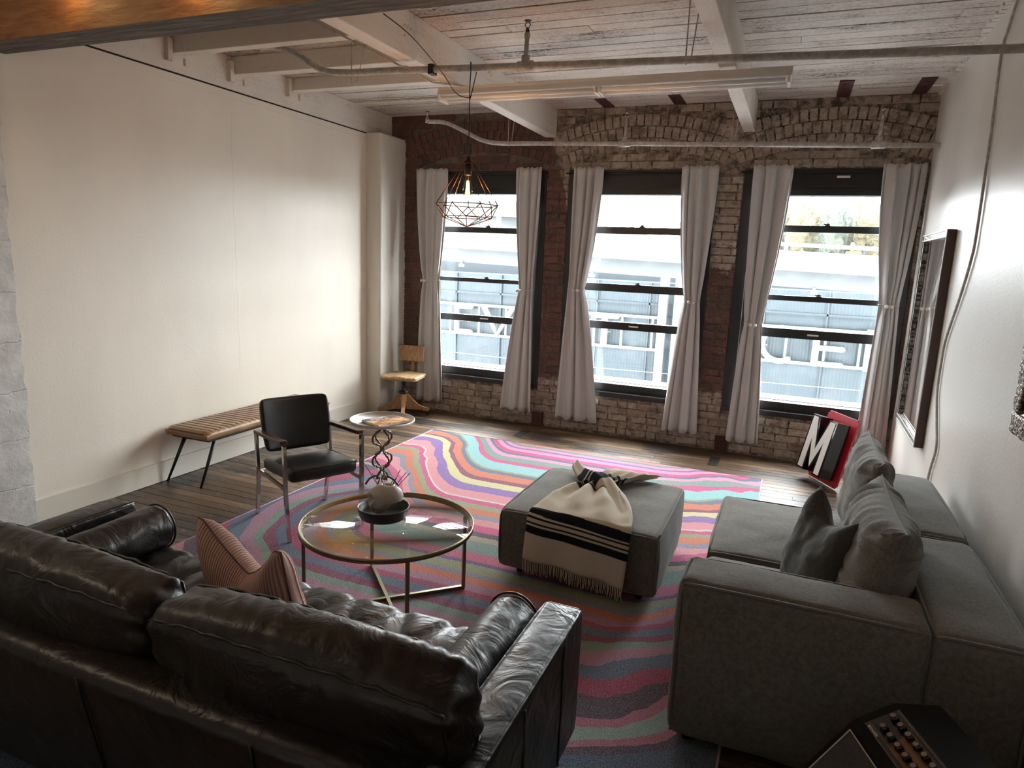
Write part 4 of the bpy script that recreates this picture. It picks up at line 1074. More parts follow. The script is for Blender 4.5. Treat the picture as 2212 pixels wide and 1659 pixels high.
# bolsters are loose: each a thing of its own
def bolster(x, y0, y1, lab, seed, sc=1.0):
    L = y1-y0; bm = B(); prof = []; nn = 44
    ringn = 28; rings = []
    for i in range(nn+1):
        t = i/nn; y = y0+L*t; ed = min(t, 1-t)*L
        r_ = 0.098*sc if ed > 0.02 else 0.098*sc*(0.93+0.07*math.sqrt(max(0, ed/0.02)))
        if i in (0, nn): r_ = 0.09*sc
        rings.append([])
        for k in range(ringn):
            a_ = 2*PI*k/ringn; w_ = 1+0.05*noise.fractal(Vector((math.cos(a_)*1.6, y*7, math.sin(a_)*1.6+seed)), 0.8, 2, 3)
            w_ += 0.02*math.sin(a_*7+y*20+seed)*math.exp(-(ed/0.12))
            rings[-1].append(bm.verts.new((x+r_*w_*math.cos(a_), y, 0.522+r_*w_*math.sin(a_)*0.98)))
    for A, Bq in zip(rings, rings[1:]):
        for k in range(ringn):
            f = bm.faces.new((A[k], Bq[k], Bq[(k+1) % ringn], A[(k+1) % ringn])); f.smooth = True
    for rg_, s in ((rings[0], -1), (rings[-1], 1)):
        c = bm.verts.new((x, rg_[0].co.y+s*0.018, 0.522))
        for k in range(ringn):
            q = (rg_[k], rg_[(k+1) % ringn], c); f = bm.faces.new(q if s > 0 else q[::-1]); f.smooth = True
    root = empty('bolster_cushion', (x, (y0+y1)/2, 0.49), label=lab, cat='cushion', group='leather bolsters on the sofa')
    bmesh.ops.recalc_face_normals(bm, faces=bm.faces[:])
    obj('cover', rel(bm, root), 'black_leather', root, smooth=True)
    for yy in (y0+0.004, y1-0.004):
        pts = [(x+0.1*sc*math.cos(2*PI*k/30), yy, 0.522+0.1*sc*math.sin(2*PI*k/30)) for k in range(30)]
        obj('piping', rel(tube(B(), pts, 0.005, 6, closed=True), root), 'black_leather', root, smooth=True)
bolster(-2.70, 1.52, 2.21, 'black leather bolster lying against the far left sofa arm', 1, 1.08)
bolster(-0.845, 1.5, 2.20, 'black leather bolster lying against the near right sofa arm', 5, 1.0)
# pink pillow
pk = empty('corduroy_pillow', (-1.66, 1.73, 0.45), label='dusty pink ribbed pillow with pinched middle on the leather sofa', cat='pillow')
bm = B(); ed = pillow(bm, 0.47, 0.50, 0.2, 36, chop=0.15, seed=2, pinch=0.07)
T = Matrix.Translation((0, 0, 0.2)) @ Matrix.Rotation(math.radians(-12), 4, 'Z') @ Matrix.Rotation(math.radians(14), 4, 'X')
bm.transform(T); obj('cover', bm, 'pink_corduroy', pk, smooth=True)
obj('seam', tube(B(), [T @ q for q in ed], 0.0045, 6, closed=True), 'pink_seam', pk, smooth=True)

# ------------------------------------------------------------------ GREY SECTIONAL
ss = empty('sectional_sofa', (0.3, 3.4, 0.0), label='grey linen modular sofa along the right wall with low arm towards the camera', cat='sofa')
def qrel(bm): return rel(bm, ss)
def gbox(name, x0, x1, y0, y1, z0, z1, r=0.05, puff=(0.01, 0.01, 0.02), wr=0.006, sd=0, mat='grey_linen', fnx=None):
    f0 = wrinkle(wr, 5, sd)
    def fn(p, n):
        o = f0(p, n)
        if fnx: o += fnx(p, n)
        return o
    bm = rbox(B(), x1-x0, y1-y0, z1-z0, r, 0.045, puff=puff, fn=fn, c=((x0+x1)/2, (y0+y1)/2, (z0+z1)/2))
    return obj(name, qrel(bm), mat, ss, smooth=True)
def gpipe(x0, x1, y0, y1, z0, z1, r, which, bulge=0.0): return obj('piping', qrel(edge_pipe(B(), x0, x1, y0, y1, z0, z1, r, which, 0.0065, bulge)), 'grey_piping', ss, smooth=True)
def armfn(p, n):   # gathered cloth at the front end of the arm
    if p.x < -0.36: return n*0.004*math.sin(p.y*120)*(1 if p.z > 0.1 else 0.3)
    return Vector((0, 0, 0))
gbox('arm', -0.275, 0.56, 2.43, 2.70, 0.05, 0.70, 0.04, (0.015, 0.015, 0.01), 0.006, 1, fnx=armfn)
gbox('backrest', 0.55, 0.855, 2.43, 3.40, 0.05, 0.70, 0.04, (0.01, 0.01, 0.02), 0.006, 2)
gbox('backrest', 0.55, 0.86, 3.415, 4.42, 0.05, 0.70, 0.04, (0.01, 0.01, 0.02), 0.006, 3)
gbox('seat', -0.265, 0.6, 2.69, 3.385, 0.06, 0.42, 0.045, (0.01, 0.01, 0.03), 0.006, 4)
gbox('seat', -0.265, 0.6, 3.40, 4.33, 0.06, 0.43, 0.035, (0.01, 0.01, 0.03), 0.008, 5)
gpipe(-0.275, 0.56, 2.43, 2.70, 0.05, 0.70, 0.04, ['x-+', 'x++', 'z--', 'y-+'], 0.004)
gpipe(0.55, 0.855, 2.43, 3.40, 0.05, 0.70, 0.04, ['x-+', 'y++', 'x++', 'y-+', 'z+-'], 0.004)
gpipe(0.55, 0.86, 3.415, 4.42, 0.05, 0.70, 0.04, ['x-+', 'y++', 'x++', 'y-+'], 0.004)
gpipe(-0.265, 0.6, 3.40, 4.33, 0.06, 0.43, 0.035, ['x-+', 'y-+', 'x++', 'z--', 'z-+'], 0.004)
for x in (-0.2, 0.78):
    for yy in (2.5, 3.3, 4.3): obj('foot', qrel(tube(B(), [(x, yy, 0.06), (x, yy, 0.0135 if x < 0 else 0.001)], 0.02, 10)), 'amp_black', ss)
def cushion(name, lab, loc, rot, w_, h_, t_, mat, seed, ew=0.006, chop=0.0, pinch=0.06, grp=None, cat='cushion'):
    root = empty(name, loc, label=lab, cat=cat, group=grp)
    bm = B(); ed = pillow(bm, w_, h_, t_, 44, chop=chop, seed=seed, pinch=pinch, edge_wr=ew, wr=0.012)
    T = rot; bm.transform(T); obj('cover', bm, mat, root, smooth=True)
    obj('seam', tube(B(), [T @ q for q in ed], 0.004, 6, closed=True), 'grey_piping' if mat == 'grey_linen' else mat, root, smooth=True)
    return root
RZ90 = Matrix.Rotation(PI/2, 4, 'Z')
cushion('back_cushion', 'large grey linen back cushion on the near seat, its corner folded in', (0.43, 3.05, 0.44), Matrix.Translation((0, 0, 0.245)) @ Matrix.Rotation(math.radians(10), 4, 'Y') @ RZ90, 0.78, 0.52, 0.25, 'grey_linen', 3, 0.06, grp='large linen back cushions')
cushion('back_cushion', 'large grey linen back cushion on the far seat behind the others', (0.47, 3.95, 0.45), Matrix.Translation((0, 0, 0.255)) @ Matrix.Rotation(math.radians(6), 4, 'Y') @ RZ90, 0.76, 0.51, 0.18, 'grey_linen', 8, 0.06, grp='large linen back cushions')
cushion('throw_pillow', 'small dark grey pillow leaning in front of the near back cushion', (0.235, 3.10, 0.435), Matrix.Translation((0, 0, 0.215)) @ Matrix.Rotation(math.radians(20), 4, 'Z') @ Matrix.Rotation(math.radians(16), 4, 'Y') @ RZ90, 0.46, 0.46, 0.17, 'dark_linen', 5, 0.002, chop=0.09)

# ------------------------------------------------------------------ OTTOMAN
ot = empty('ottoman', (-0.975, 3.9, 0.0), label='large square grey linen ottoman with a blanket over it', cat='ottoman')
f0 = wrinkle(0.006, 5, 11)
bm = rbox(B(), 0.93, 0.93, 0.355, 0.035, 0.045, puff=(0.02, 0.02, 0.02), fn=f0, c=(0, 0, 0.245)); obj('body', bm, 'grey_linen', ot, smooth=True)
obj('piping', edge_pipe(B(), -0.465, 0.465, -0.465, 0.465, 0.0675, 0.4225, 0.035, ['x-+', 'x++', 'y-+', 'y++', 'z--', 'z+-', 'z-+', 'z++'], 0.006, 0.004), 'grey_piping', ot, smooth=True)
for sx in (-1, 1):
    for sy in (-1, 1): obj('foot', tube(B(), [(sx*0.36, sy*0.36, 0.07), (sx*0.36, sy*0.36, 0.0135)], 0.02, 10), 'amp_black', ot)

# blanket
bk = empty('throw_blanket', (-0.97, 3.9, 0.43), label='cream wool throw with navy stripes and fringe twisted over the ottoman', cat='blanket')
def sheet(name, rows, nu, fnp, mat, vfun):
    bm = B(); uvl = bm.loops.layers.uv.new('UVMap'); G = []
    for j in range(rows+1):
        G.append([bm.verts.new(fnp(i/nu, j/rows)-Vector(bk.location)) for i in range(nu+1)])
    for j in range(rows):
        for i in range(nu):
            f = bm.faces.new((G[j][i], G[j][i+1], G[j+1][i+1], G[j+1][i])); f.smooth = True
            for lp, (a_, b_) in zip(f.loops, ((i, j), (i+1, j), (i+1, j+1), (i, j+1))): lp[uvl].uv = (a_/nu, vfun(a_/nu, b_/rows))
    o = obj(name, bm, mat, bk, smooth=True); s = o.modifiers.new('thick', 'SOLIDIFY'); s.thickness = 0.006; s.offset = 1; return o
def fan(u, t):
    # t 0 = hem (bottom of hanging front), 1 = far right end ; total length ~1.22
    s = t*1.42; jn = 0.30
    zb_ = 0.175-0.055*u
    hang = 0.45-zb_
    wl, wr2 = -1.245, -0.655
    if s < hang:
        k = s/hang; x = wl+(wr2-wl)*u+0.01*(1-k)*(u-0.5)*0-0.02*(1-k); y = 3.405-0.006*math.sin(u*9)-0.012*(1-k)*math.sin(u*14); z = zb_+s
        if k > 0.9: y += 0.02*(k-0.9)/0.1
        return Vector((x, y-0.012, z))
    d = s-hang; y = 3.415+min(d, 1.16); q = min(1, d/0.62)
    xc = -0.95+(-0.99+0.95)*q; hw = 0.293*(1-q)**0.9+0.07*min(1, q*2)
    if d > 0.62:
        e = (d-0.62)/0.5; xc = -0.99+0.17*e; hw = 0.07+0.09*e
    x = xc+(u-0.5)*2*hw; 
    fold = 0.5+0.5*math.sin(u*PI*2*3+q*2.0)
    z = 0.458+fold*0.045*min(1, q*1.3)+0.02*math.sin(q*PI)*math.sin(u*PI)+0.006*noise.noise(Vector((x*9, y*9, 0)))
    if y > 4.34: z -= min(0.5, (y-4.34))*0.25
    y = 3.415+(y-3.415)*0.9
    return Vector((x, y, max(z, 0.44)))
sheet('fan_fold', 70, 40, fan, 'blanket', lambda u, t: t*1.42+0.0)
SPB = spline([(-1.25, 4.33, 0.0), (-1.17, 4.2, 0), (-1.06, 4.06, 0), (-0.93, 3.93, 0), (-0.83, 3.78, 0), (-0.755, 3.62, 0), (-0.705, 3.47, 0)], 8)
def over(u, t):
    k = t*(len(SPB)-1); i = min(int(k), len(SPB)-2); f = k-i; c = SPB[i].lerp(SPB[i+1], f); tg = (SPB[i+1]-SPB[i]); tg.z = 0
    tg = tg.normalized() if tg.length > 1e-4 else Vector((0, -1, 0)); nn = Vector((-tg.y, tg.x, 0))
    hw = 0.03+0.055*math.sin(min(1, t*1.6)*PI*0.5)*(1 if t < 0.6 else (1-t)/0.4*0.9+0.1)
    ht = 0.05+0.05*math.exp(-((t-0.42)/0.15)**2)
    arc = math.sin(u*PI)**0.6
    p = c+nn*((u-0.5)*2*hw); p.z = 0.452+c.z+ht*arc*(1 if t < 0.6 else (1-t)/0.4)+0.012*math.sin(u*14+t*9)*(1-t)
    if c.z < 0: p.z = 0.455+c.z+0.012*arc; p.y -= 0.022*arc
    return p
sheet('cross_fold', 60, 18, over, 'blanket', lambda u, t: [0.98, 0.72][0]+0.0-(t*0.42) if t < 0.6 else 0.60)
def over2(u, t):
    return over(u, t)
bm = B()
for k in range(56):
    u = (k+0.5)/56; p = fan(u, 0)-Vector(bk.location); l_ = 0.075+R_.uniform(-.008, .008)
    pts = [p+Vector((0, 0, 0.004)), p+Vector((R_.uniform(-.004, .004), -0.002, -l_*0.5)), p+Vector((R_.uniform(-.008, .008), 0.0, -l_))]
    tube(bm, pts, [0.0028, 0.0024, 0.0026], 5)
obj('fringe', bm, 'fringe_wool', bk, kind='stuff')

# ------------------------------------------------------------------ COFFEE TABLE
ct = empty('coffee_table', (-1.845, 2.885, 0.014), label='round glass coffee table with a slim brass frame', cat='table')
Rt = 0.455
bm = lathe(B(), [(Rt-0.022, 0.425), (Rt, 0.425), (Rt, 0.448), (Rt-0.004, 0.45), (Rt-0.007, 0.442), (Rt-0.022, 0.44), (Rt-0.022, 0.425)], 96); obj('rim', bm, 'brass', ct, smooth=False)
bm = lathe(B(), [(0, 0.4405), (Rt-0.008, 0.4405), (Rt-0.008, 0.4475), (0, 0.4475)], 96); obj('glass_top', bm, 'table_glass', ct)
ang = [math.radians(q) for q in (45, 135, 225, 315)]; lr = 0.44
for q in ang:
    Tq = Matrix.Rotation(q, 4, 'Z')
    bm = box(B(), lr-0.017, lr, -0.009, 0.009, 0, 0.428, 0, Tq); obj('leg', bm, 'brass', ct)
for q in (45, 135):
    bm = box(B(), -lr, lr, -0.009, 0.009, 0.0, 0.017, 0, Matrix.Rotation(math.radians(q), 4, 'Z'))
    if q == 135: bmesh.ops.translate(bm, verts=bm.verts[:], vec=(0, 0, 0.001))
    obj('cross_bar', bm, 'brass', ct)
bm = B()
for q in (20, 110, 200, 290): lathe(bm, [(0.006, 0), (0.006, 0.003), (0, 0.004)], 10, ((Rt-0.012)*math.cos(math.radians(q)), (Rt-0.012)*math.sin(math.radians(q)), 0.448))
obj('glass_pads', bm, 'bead_white', ct, kind='stuff')
TZ = 0.014+0.4485
# bowl tray
tb = empty('black_bowl', (-1.905, 2.935, TZ), label='shallow black round bowl on the glass table', cat='bowl')
bm = lathe(B(), [(0, 0.001), (0.118, 0.001), (0.124, 0.006), (0.137, 0.056), (0.139, 0.062), (0.135, 0.063), (0.131, 0.056), (0.128, 0.05), (0.119, 0.012), (0, 0.01)], 56); obj('bowl', bm, 'dark_bowl', tb, smooth=True)
# skull candle
sk = empty('skull_candle', (-1.90, 2.95, TZ+0.0145), rz=math.radians(212), label='pale wax skull shaped candle in the black bowl', cat='candle')
bm = B(); bmesh.ops.create_icosphere(bm, subdivisions=5, radius=1.0)
for v in bm.verts:
    d = v.co.normalized(); x, y, z = d
    r_ = 0.066*(1+0.15*max(0, -x)**1.0)          # face to +x
    p = Vector((x*0.078, y*0.058, z*0.062))
    # jaw and face
    if z < -0.1 and x > -0.1:
        k = min(1, (-z-0.1)/0.6)*min(1, (x+0.1)/0.5); p += Vector((0.012*k, -y*0.018*k, -0.022*k))
    if z < -0.2 and x < 0.1: k = min(1, (-z-0.2)/0.5)*min(1, (0.1-x)/0.6); p.z += 0.022*k; p.x += 0.012*k
    def dent(cx, cy, cz, rad, dep):
        q = (d-Vector((cx, cy, cz)).normalized()).length
        return dep*math.exp(-(q/rad)**4)
    for s in (-1, 1):
        p -= d*dent(0.84, s*0.42, 0.0, 0.24, 0.034)
        p -= d*dent(0.5, s*0.85, -0.05, 0.3, 0.006)
        p += d*dent(0.75, s*0.62, -0.22, 0.18, 0.006)
    p -= d*dent(0.97, 0, -0.3, 0.12, 0.022)
    p += d*dent(0.9, 0, 0.26, 0.2, 0.006); p -= Vector((1, 0, 0))*0.012*max(0, -z-0.3)*(1 if x > 0.3 else 0)
    if -0.72 < z < -0.5 and x > 0.3: p += d*0.0025*math.sin(y*40)-d*(0.005 if abs(z+0.6) < 0.03 else 0)
    p -= d*dent(-0.1, 0, 1, 0.25, 0.02)
    p += d*0.0012*noise.noise(d*6)
    v.co = p+Vector((0, 0, 0.072))
for v in bm.verts: v.co *= 1.2
zmin = min(v.co.z for v in bm.verts)
for v in bm.verts: v.co.z -= zmin
obj('wax_skull', bm, 'wax', sk, smooth=True)
# incense sticks
for k, (dx, dy, hx2, hy2, L) in enumerate([(-.03, .0, -.11, .0, .17), (-.025, .01, -.055, .05, .15), (-.02, -.01, -.05, -.02, .13), (-.015, .02, -.06, .07, .14), (.0, -.01, .0, -.02, .09), (.012, .0, .03, .0, .09), (.015, .01, .05, .03, .15), (.025, .0, .09, .02, .15), (.028, .01, .105, .02, .145), (.02, -.01, .03, .03, .1)]):
    b0 = Vector((-1.90+dx*0.9, 2.95+dy, TZ+0.13)); b1 = b0+Vector((hx2, hy2, L*0.85))
    o = obj('incense_stick', tube(B(), [b0, b0.lerp(b1, 0.35), b0.lerp(b1, 0.36), b1], [0.0012, 0.0012, 0.0019, 0.0018], 5), 'incense')
    tag(o, 'thin dark incense stick poking from the skull candle', 'incense stick', 'incense sticks in the skull candle')

# ------------------------------------------------------------------ ARMCHAIR
ac = empty('armchair', (-2.94, 3.59, 0.0135), rz=math.radians(-28.3), label='black vinyl armchair with chrome legs and wooden arm rests', cat='chair')
fw, sw = 0.295, 0.25   # half length, half width of the footprint
def flat_tube(bm, pts, wx, wy):
    pts = [Vector(p) for p in pts]; rings = []
    for p in pts: rings.append([bm.verts.new(p+Vector((a_*wx/2, b_*wy/2, 0))) for a_, b_ in ((-1, -1), (1, -1), (1, 1), (-1, 1))])
    for A, Bq in zip(rings, rings[1:]):
        for k in range(4): bm.faces.new((A[k], A[(k+1) % 4], Bq[(k+1) % 4], Bq[k]))
    bm.faces.new(rings[0][::-1]); bm.faces.new(rings[-1]); return bm
for s in (-1, 1):
    obj('leg', flat_tube(B(), [(fw, s*sw, 0), (fw-0.015, s*(sw+0.012), 0.3), (fw-0.02, s*(sw+0.015), 0.632)], 0.03, 0.02), 'chrome', ac)
    obj('leg', flat_tube(B(), [(-fw, s*sw, 0), (-fw+0.075, s*(sw+0.008), 0.33), (-fw+0.075, s*(sw+0.012), 0.36), (-fw+0.055, s*(sw+0.012), 0.60)], 0.03, 0.02), 'chrome', ac)
    obj('side_rail', box(B(), -fw+0.08, fw-0.02, s*(sw+0.002)-0.006, s*(sw+0.002)+0.006, 0.325, 0.35), 'chrome', ac)
    bm = rbox(B(), 0.49, 0.048, 0.026, 0.006, 0.1, c=(0, 0, 0)); bm.transform(Matrix.Translation((0.02, s*(sw+0.012), 0.632)) @ Matrix.Rotation(math.radians(-4), 4, 'Y'))
    for v in bm.verts: v.co.z += 0.0
    obj('armrest', bm, 'walnut', ac, smooth=True)
    obj('foot_glide', lathe(B(), [(0, 0.0), (0.012, 0.0), (0.012, 0.008), (0, 0.01)], 10, (fw, s*sw, 0)), 'chrome', ac)
obj('cross_rail', box(B(), -fw+0.09, -fw+0.11, -sw, sw, 0.33, 0.35), 'chrome', ac)
def seatf(p, n): return n*0.004*noise.fractal(Vector((p.x*4, p.y*7, p.z*4)), 0.8, 2, 3)+Vector((0.02*(1-(p.y/0.24)**2)*(1 if p.x > 0 else 0), 0, 0))
bm = rbox(B(), 0.5, 0.465, 0.085, 0.03, 0.03, puff=(0, 0, 0.018), fn=seatf); bm.transform(Matrix.Translation((0.035, 0, 0.405)) @ Matrix.Rotation(math.radians(-5), 4, 'Y')); cs_ = obj('seat', bm, 'vinyl_black', ac, smooth=True)
pts = [Matrix.Translation((0.035, 0, 0.405)) @ Matrix.Rotation(math.radians(-5), 4, 'Y') @ Vector(q) for q in ((0.262, 0, 0.034), (0.245, 0.2, 0.032), (0.23, 0.225, 0.032), (0, 0.233, 0.036), (-0.24, 0.225, 0.032), (-0.25, 0, 0.034), (-0.24, -0.225, 0.032), (0, -0.233, 0.036), (0.23, -0.225, 0.032), (0.245, -0.2, 0.032))]
obj('seat_piping', tube(B(), spline(pts, 5, True), 0.004, 6, closed=True), 'vinyl_black', cs_, smooth=True)
bm = rbox(B(), 0.055, 0.49, 0.37, 0.026, 0.03, puff=(0.012, 0, 0), c=(0, 0, 0))
for v in bm.verts:
    v.co.x -= -0.05*(v.co.y/0.245)**2
    k = (abs(v.co.y)/0.245)**6*(abs(v.co.z)/0.2)**6; v.co.y *= 1-0.1*k; v.co.z *= 1-0.1*k
    v.co.y *= 1-0.05*(v.co.z < 0)*(-v.co.z/0.2)
bm.transform(Matrix.Translation((-0.23, 0, 0.645)) @ Matrix.Rotation(math.radians(-14), 4, 'Y')); obj('backrest', bm, 'vinyl_black', ac, smooth=True)

# ------------------------------------------------------------------ BENCH
be = empty('bench', (-4.215, 4.475, 0.0), label='tan channel-stitched leather bench on black splayed legs by the left wall', cat='bench')
BL = 1.49; nch = 27
bm = B()
def bf(p, n):
    o = Vector((0, 0, 0))
    if n.z > 0.2:
        c_ = ((p.y+BL/2)/(BL/nch)) % 1.0; o.z = -0.010*(abs(2*c_-1))**4
    return o
H = 0.07; ys = []
for k in range(nch):
    for q in (0, .08, .25, .5, .75, .92): ys.append(-BL/2+BL*(k+q)/nch)
ys.append(BL/2)
xs = [-0.215, -0.212, -0.2, -0.17, -0.1, 0, 0.1, 0.17, 0.2, 0.212, 0.215]
def bp(x, y):
    ex = max(0, (abs(x)-0.17)/0.045); ey = max(0, (abs(y)-(BL/2-0.045))/0.045); e_ = min(1, math.hypot(ex, ey))
    z = H*0.5-0.03*(1-math.sqrt(max(0, 1-e_*e_)))
    c_ = ((y+BL/2)/(BL/nch)) % 1.0
    if abs(y) < BL/2-0.001: z -= 0.009*abs(2*c_-1)**5*(1-ex)
    return z
G = [[bm.verts.new((x, y, bp(x, y))) for x in xs] for y in ys]; G2 = {}
for j in range(len(ys)-1):
    for i in range(len(xs)-1):
        f = bm.faces.new((G[j][i], G[j][i+1], G[j+1][i+1], G[j+1][i])); f.smooth = True
        c_ = (((ys[j]+ys[j+1])/2+BL/2)/(BL/nch)) % 1.0
        if abs(2*c_-1) > 0.9 and 2 < i+1 < len(xs)-2: f.material_index = 1
per = [(G[0][i]) for i in range(len(xs))]+[G[j][-1] for j in range(1, len(ys))]+[G[-1][i] for i in range(len(xs)-2, -1, -1)]+[G[j][0] for j in range(len(ys)-2, 0, -1)]
lowr = []
for v in per:
    lowr.append((bm.verts.new((v.co.x*1.012, v.co.y*1.003, -0.005)), bm.verts.new((v.co.x*0.98, v.co.y*0.995, -0.035))))
k = len(per)
for i in range(k):
    j = (i+1) % k
    for q in ((per[j], per[i], lowr[i][0], lowr[j][0]), (lowr[j][0], lowr[i][0], lowr[i][1], lowr[j][1])): f = bm.faces.new(q); f.smooth = True
bm.faces.new([q[1] for q in lowr]); bmesh.ops.recalc_face_normals(bm, faces=bm.faces[:]); bmesh.ops.translate(bm, verts=bm.verts[:], vec=(0, 0, 0.42))
obj('seat_pad', bm, ['tan_leather', 'tan_dark_seam'], be)
bm = box(B(), -0.19, 0.19, -BL/2+0.04, BL/2-0.04, 0.362, 0.385); obj('frame', bm, 'black_iron', be)
for sx in (-1, 1):
    for sy in (-1, 1):
        x0 = 0.185*sx if sx > 0 else -0.10; x1 = 0.15 if sx > 0 else -0.2
        obj('leg', tube(B(), [(x0, sy*(BL/2-0.10 if sx > 0 else BL/2-0.08), 0.36), (x1, sy*(BL/2+0.02), 0.003)], [0.016, 0.009], 10), 'black_iron', be, smooth=True)

# ------------------------------------------------------------------ SIDE TABLE + BOOK
st_ = empty('side_table', (-2.87, 4.40, 0.012), rz=0.3, label='small round tray side table on a pierced quatrefoil metal stand', cat='table')
bm = lathe(B(), [(0, 0.535), (0.245, 0.535), (0.252, 0.54), (0.254, 0.556), (0.25, 0.56), (0.245, 0.556), (0.243, 0.545), (0, 0.545)], 64); obj('tray_top', bm, 'alu_tray', st_, smooth=True)
def quatre(sx, sz):
    out = []
    for (cx_, cz_, a0, a1) in ((1, 0, -50, 50),):
        pass
    return out
half = [(0.035, 0.0), (0.03, 0.02), (0.05, 0.035), (0.085, 0.045), (0.1, 0.08), (0.085, 0.115), (0.055, 0.125), (0.05, 0.15), (0.025, 0.165), (0.008, 0.18)]
def silhouette(): return [(.012, 0), (.016, .02), (.032, .036), (.052, .04), (.053, .05), (.076, .055), (.089, .072), (.092, .09), (.089, .108), (.076, .125), (.053, .13), (.052, .14), (.032, .144), (.016, .16)]
for q in (0.9, 0.9+PI/2):
    for s in (-1, 1):
        pts = [(s*0.05, 0.07), (s*0.045, 0.10), (s*0.03, 0.115)]
        for lvl in range(2):
            for (x, z) in silhouette(): pts.append((s*x, z+0.135+lvl*0.18))
        pts += [(s*.012, .495), (s*.018, .513), (s*.035, .526), (s*.058, .53)]
        bm = B(); P3 = [Vector((a_, 0, b_)) for a_, b_ in pts]
        tube(bm, P3, 0.0085, 6); bm.transform(Matrix.Rotation(q, 4, 'Z')); obj('scroll', bm, 'bronze', st_, smooth=True)
for q in range(4):
    bm = tube(B(), spline([(0.012, 0, 0.06), (0.05, 0, 0.085), (0.1, 0, 0.06), (0.135, 0, 0.01)], 5), 0.009, 8); bm.transform(Matrix.Rotation(q*PI/2, 4, 'Z')); obj('foot', bm, 'bronze', st_, smooth=True)
obj('support', box(B(), -0.05, 0.05, -0.05, 0.05, 0.515, 0.536), 'bronze', st_)
bo = empty('art_book', (-2.815, 4.375, 0.012+0.5465), rz=math.radians(-111), label='glossy illustrated magazine lying on the tray side table', cat='book')
bm = box(B(), -0.15, 0.15, -0.115, 0.115, 0.0015, 0.013); obj('pages', bm, 'page_white', bo)
bm = box(B(), -0.152, 0.152, -0.117, 0.117, 0.013, 0.0155); obj('cover', bm, 'cover_print', bo)
obj('back_cover', box(B(), -0.152, 0.152, -0.117, 0.117, 0, 0.0015), 'cover_print', bo)
bm = text_bm('URES', 0.062, 0.0004, 1.1, bold=0.0015); bm.transform(Matrix.Translation((0.02, -0.088, 0.0162))); obj('title', bm, 'print_white', bo)

# ------------------------------------------------------------------ SWIVEL CHAIR
wc = empty('swivel_chair', (-4.02, 6.60, 0.0), rz=math.radians(10), label='old oak swivel desk chair in the corner by the pillar', cat='chair')
def sf_(p, n):
    o = Vector((0, 0, 0))
    if n.z > 0.3:
        o.z = 0.006*math.cos(p.x*14)-0.010*math.exp(-((abs(p.x)-0.09)/0.06)**2)*(1 if p.y < 0.1 else 0.6)
    return o
bm = rbox(B(), 0.43, 0.40, 0.036, 0.016, 0.03, fn=sf_, c=(0, 0, 0.47))
for v in bm.verts:
    k = (abs(v.co.x)/0.215)**8*(abs(v.co.y)/0.2)**8; v.co.x *= 1-0.12*k; v.co.y *= 1-0.12*k
obj('seat', bm, 'oak_pale', wc, smooth=True)
bm = rbox(B(), 0.42, 0.385, 0.02, 0.008, 0.05, c=(0, 0, 0.445))
for v in bm.verts:
    k = (abs(v.co.x)/0.21)**8*(abs(v.co.y)/0.19)**8; v.co.x *= 1-0.12*k; v.co.y *= 1-0.12*k
obj('seat_base', bm, 'oak', wc, smooth=True)
bm = rbox(B(), 0.31, 0.022, 0.185, 0.011, 0.04, c=(0, 0, 0))
for v in bm.verts: v.co.y -= 0.03*(v.co.x/0.15)**2
bm.transform(Matrix.Translation((0.02, 0.215, 0.70)) @ Matrix.Rotation(math.radians(-8), 4, 'X')); obj('backrest', bm, 'oak', wc, smooth=True)
obj('back_post', rbox(B(), 0.04, 0.02, 0.3, 0.006, 0.1, c=(0.02, 0.235, 0.53)), 'oak', wc)
bm = lathe(B(), [(0.02, 0.44), (0.055, 0.43), (0.05, 0.41), (0.022, 0.39), (0.018, 0.31), (0.022, 0.3), (0.055, 0.285), (0.06, 0.27), (0.04, 0.258), (0, 0.255)], 20); obj('swivel_mechanism', bm, 'black_iron', wc, smooth=True)
obj('hub', lathe(B(), [(0.045, 0.26), (0.048, 0.1), (0.04, 0.08), (0, 0.08)], 8), 'oak', wc)
for q in range(4):
    prof = [(0.04, 0.255), (0.06, 0.25), (0.11, 0.19), (0.17, 0.13), (0.23, 0.105), (0.29, 0.09), (0.30, 0.07), (0.28, 0.055), (0.24, 0.06), (0.2, 0.07), (0.1, 0.08), (0.04, 0.08)]
    bm = B(); f0_ = [bm.verts.new((a_, -0.02, b_)) for a_, b_ in prof]; f1_ = [bm.verts.new((a_, 0.02, b_)) for a_, b_ in prof]
    bm.faces.new(f0_[::-1]); bm.faces.new(f1_)
    for i in range(len(prof)): bm.faces.new((f0_[i], f0_[(i+1) % len(prof)], f1_[(i+1) % len(prof)], f1_[i]))
    bmesh.ops.recalc_face_normals(bm, faces=bm.faces[:]); bm.transform(Matrix.Rotation(q*PI/2+0.35, 4, 'Z')); leg_ = obj('leg', bm, 'oak', wc)
    bm = B(); tube(bm, [(0.275, -0.012, 0.025), (0.275, 0.012, 0.025)], 0.024, 14); tube(bm, [(0.275, 0, 0.025), (0.275, 0, 0.06)], 0.008, 8); bm.transform(Matrix.Rotation(q*PI/2+0.35, 4, 'Z')); obj('caster', bm, 'black_iron', leg_)

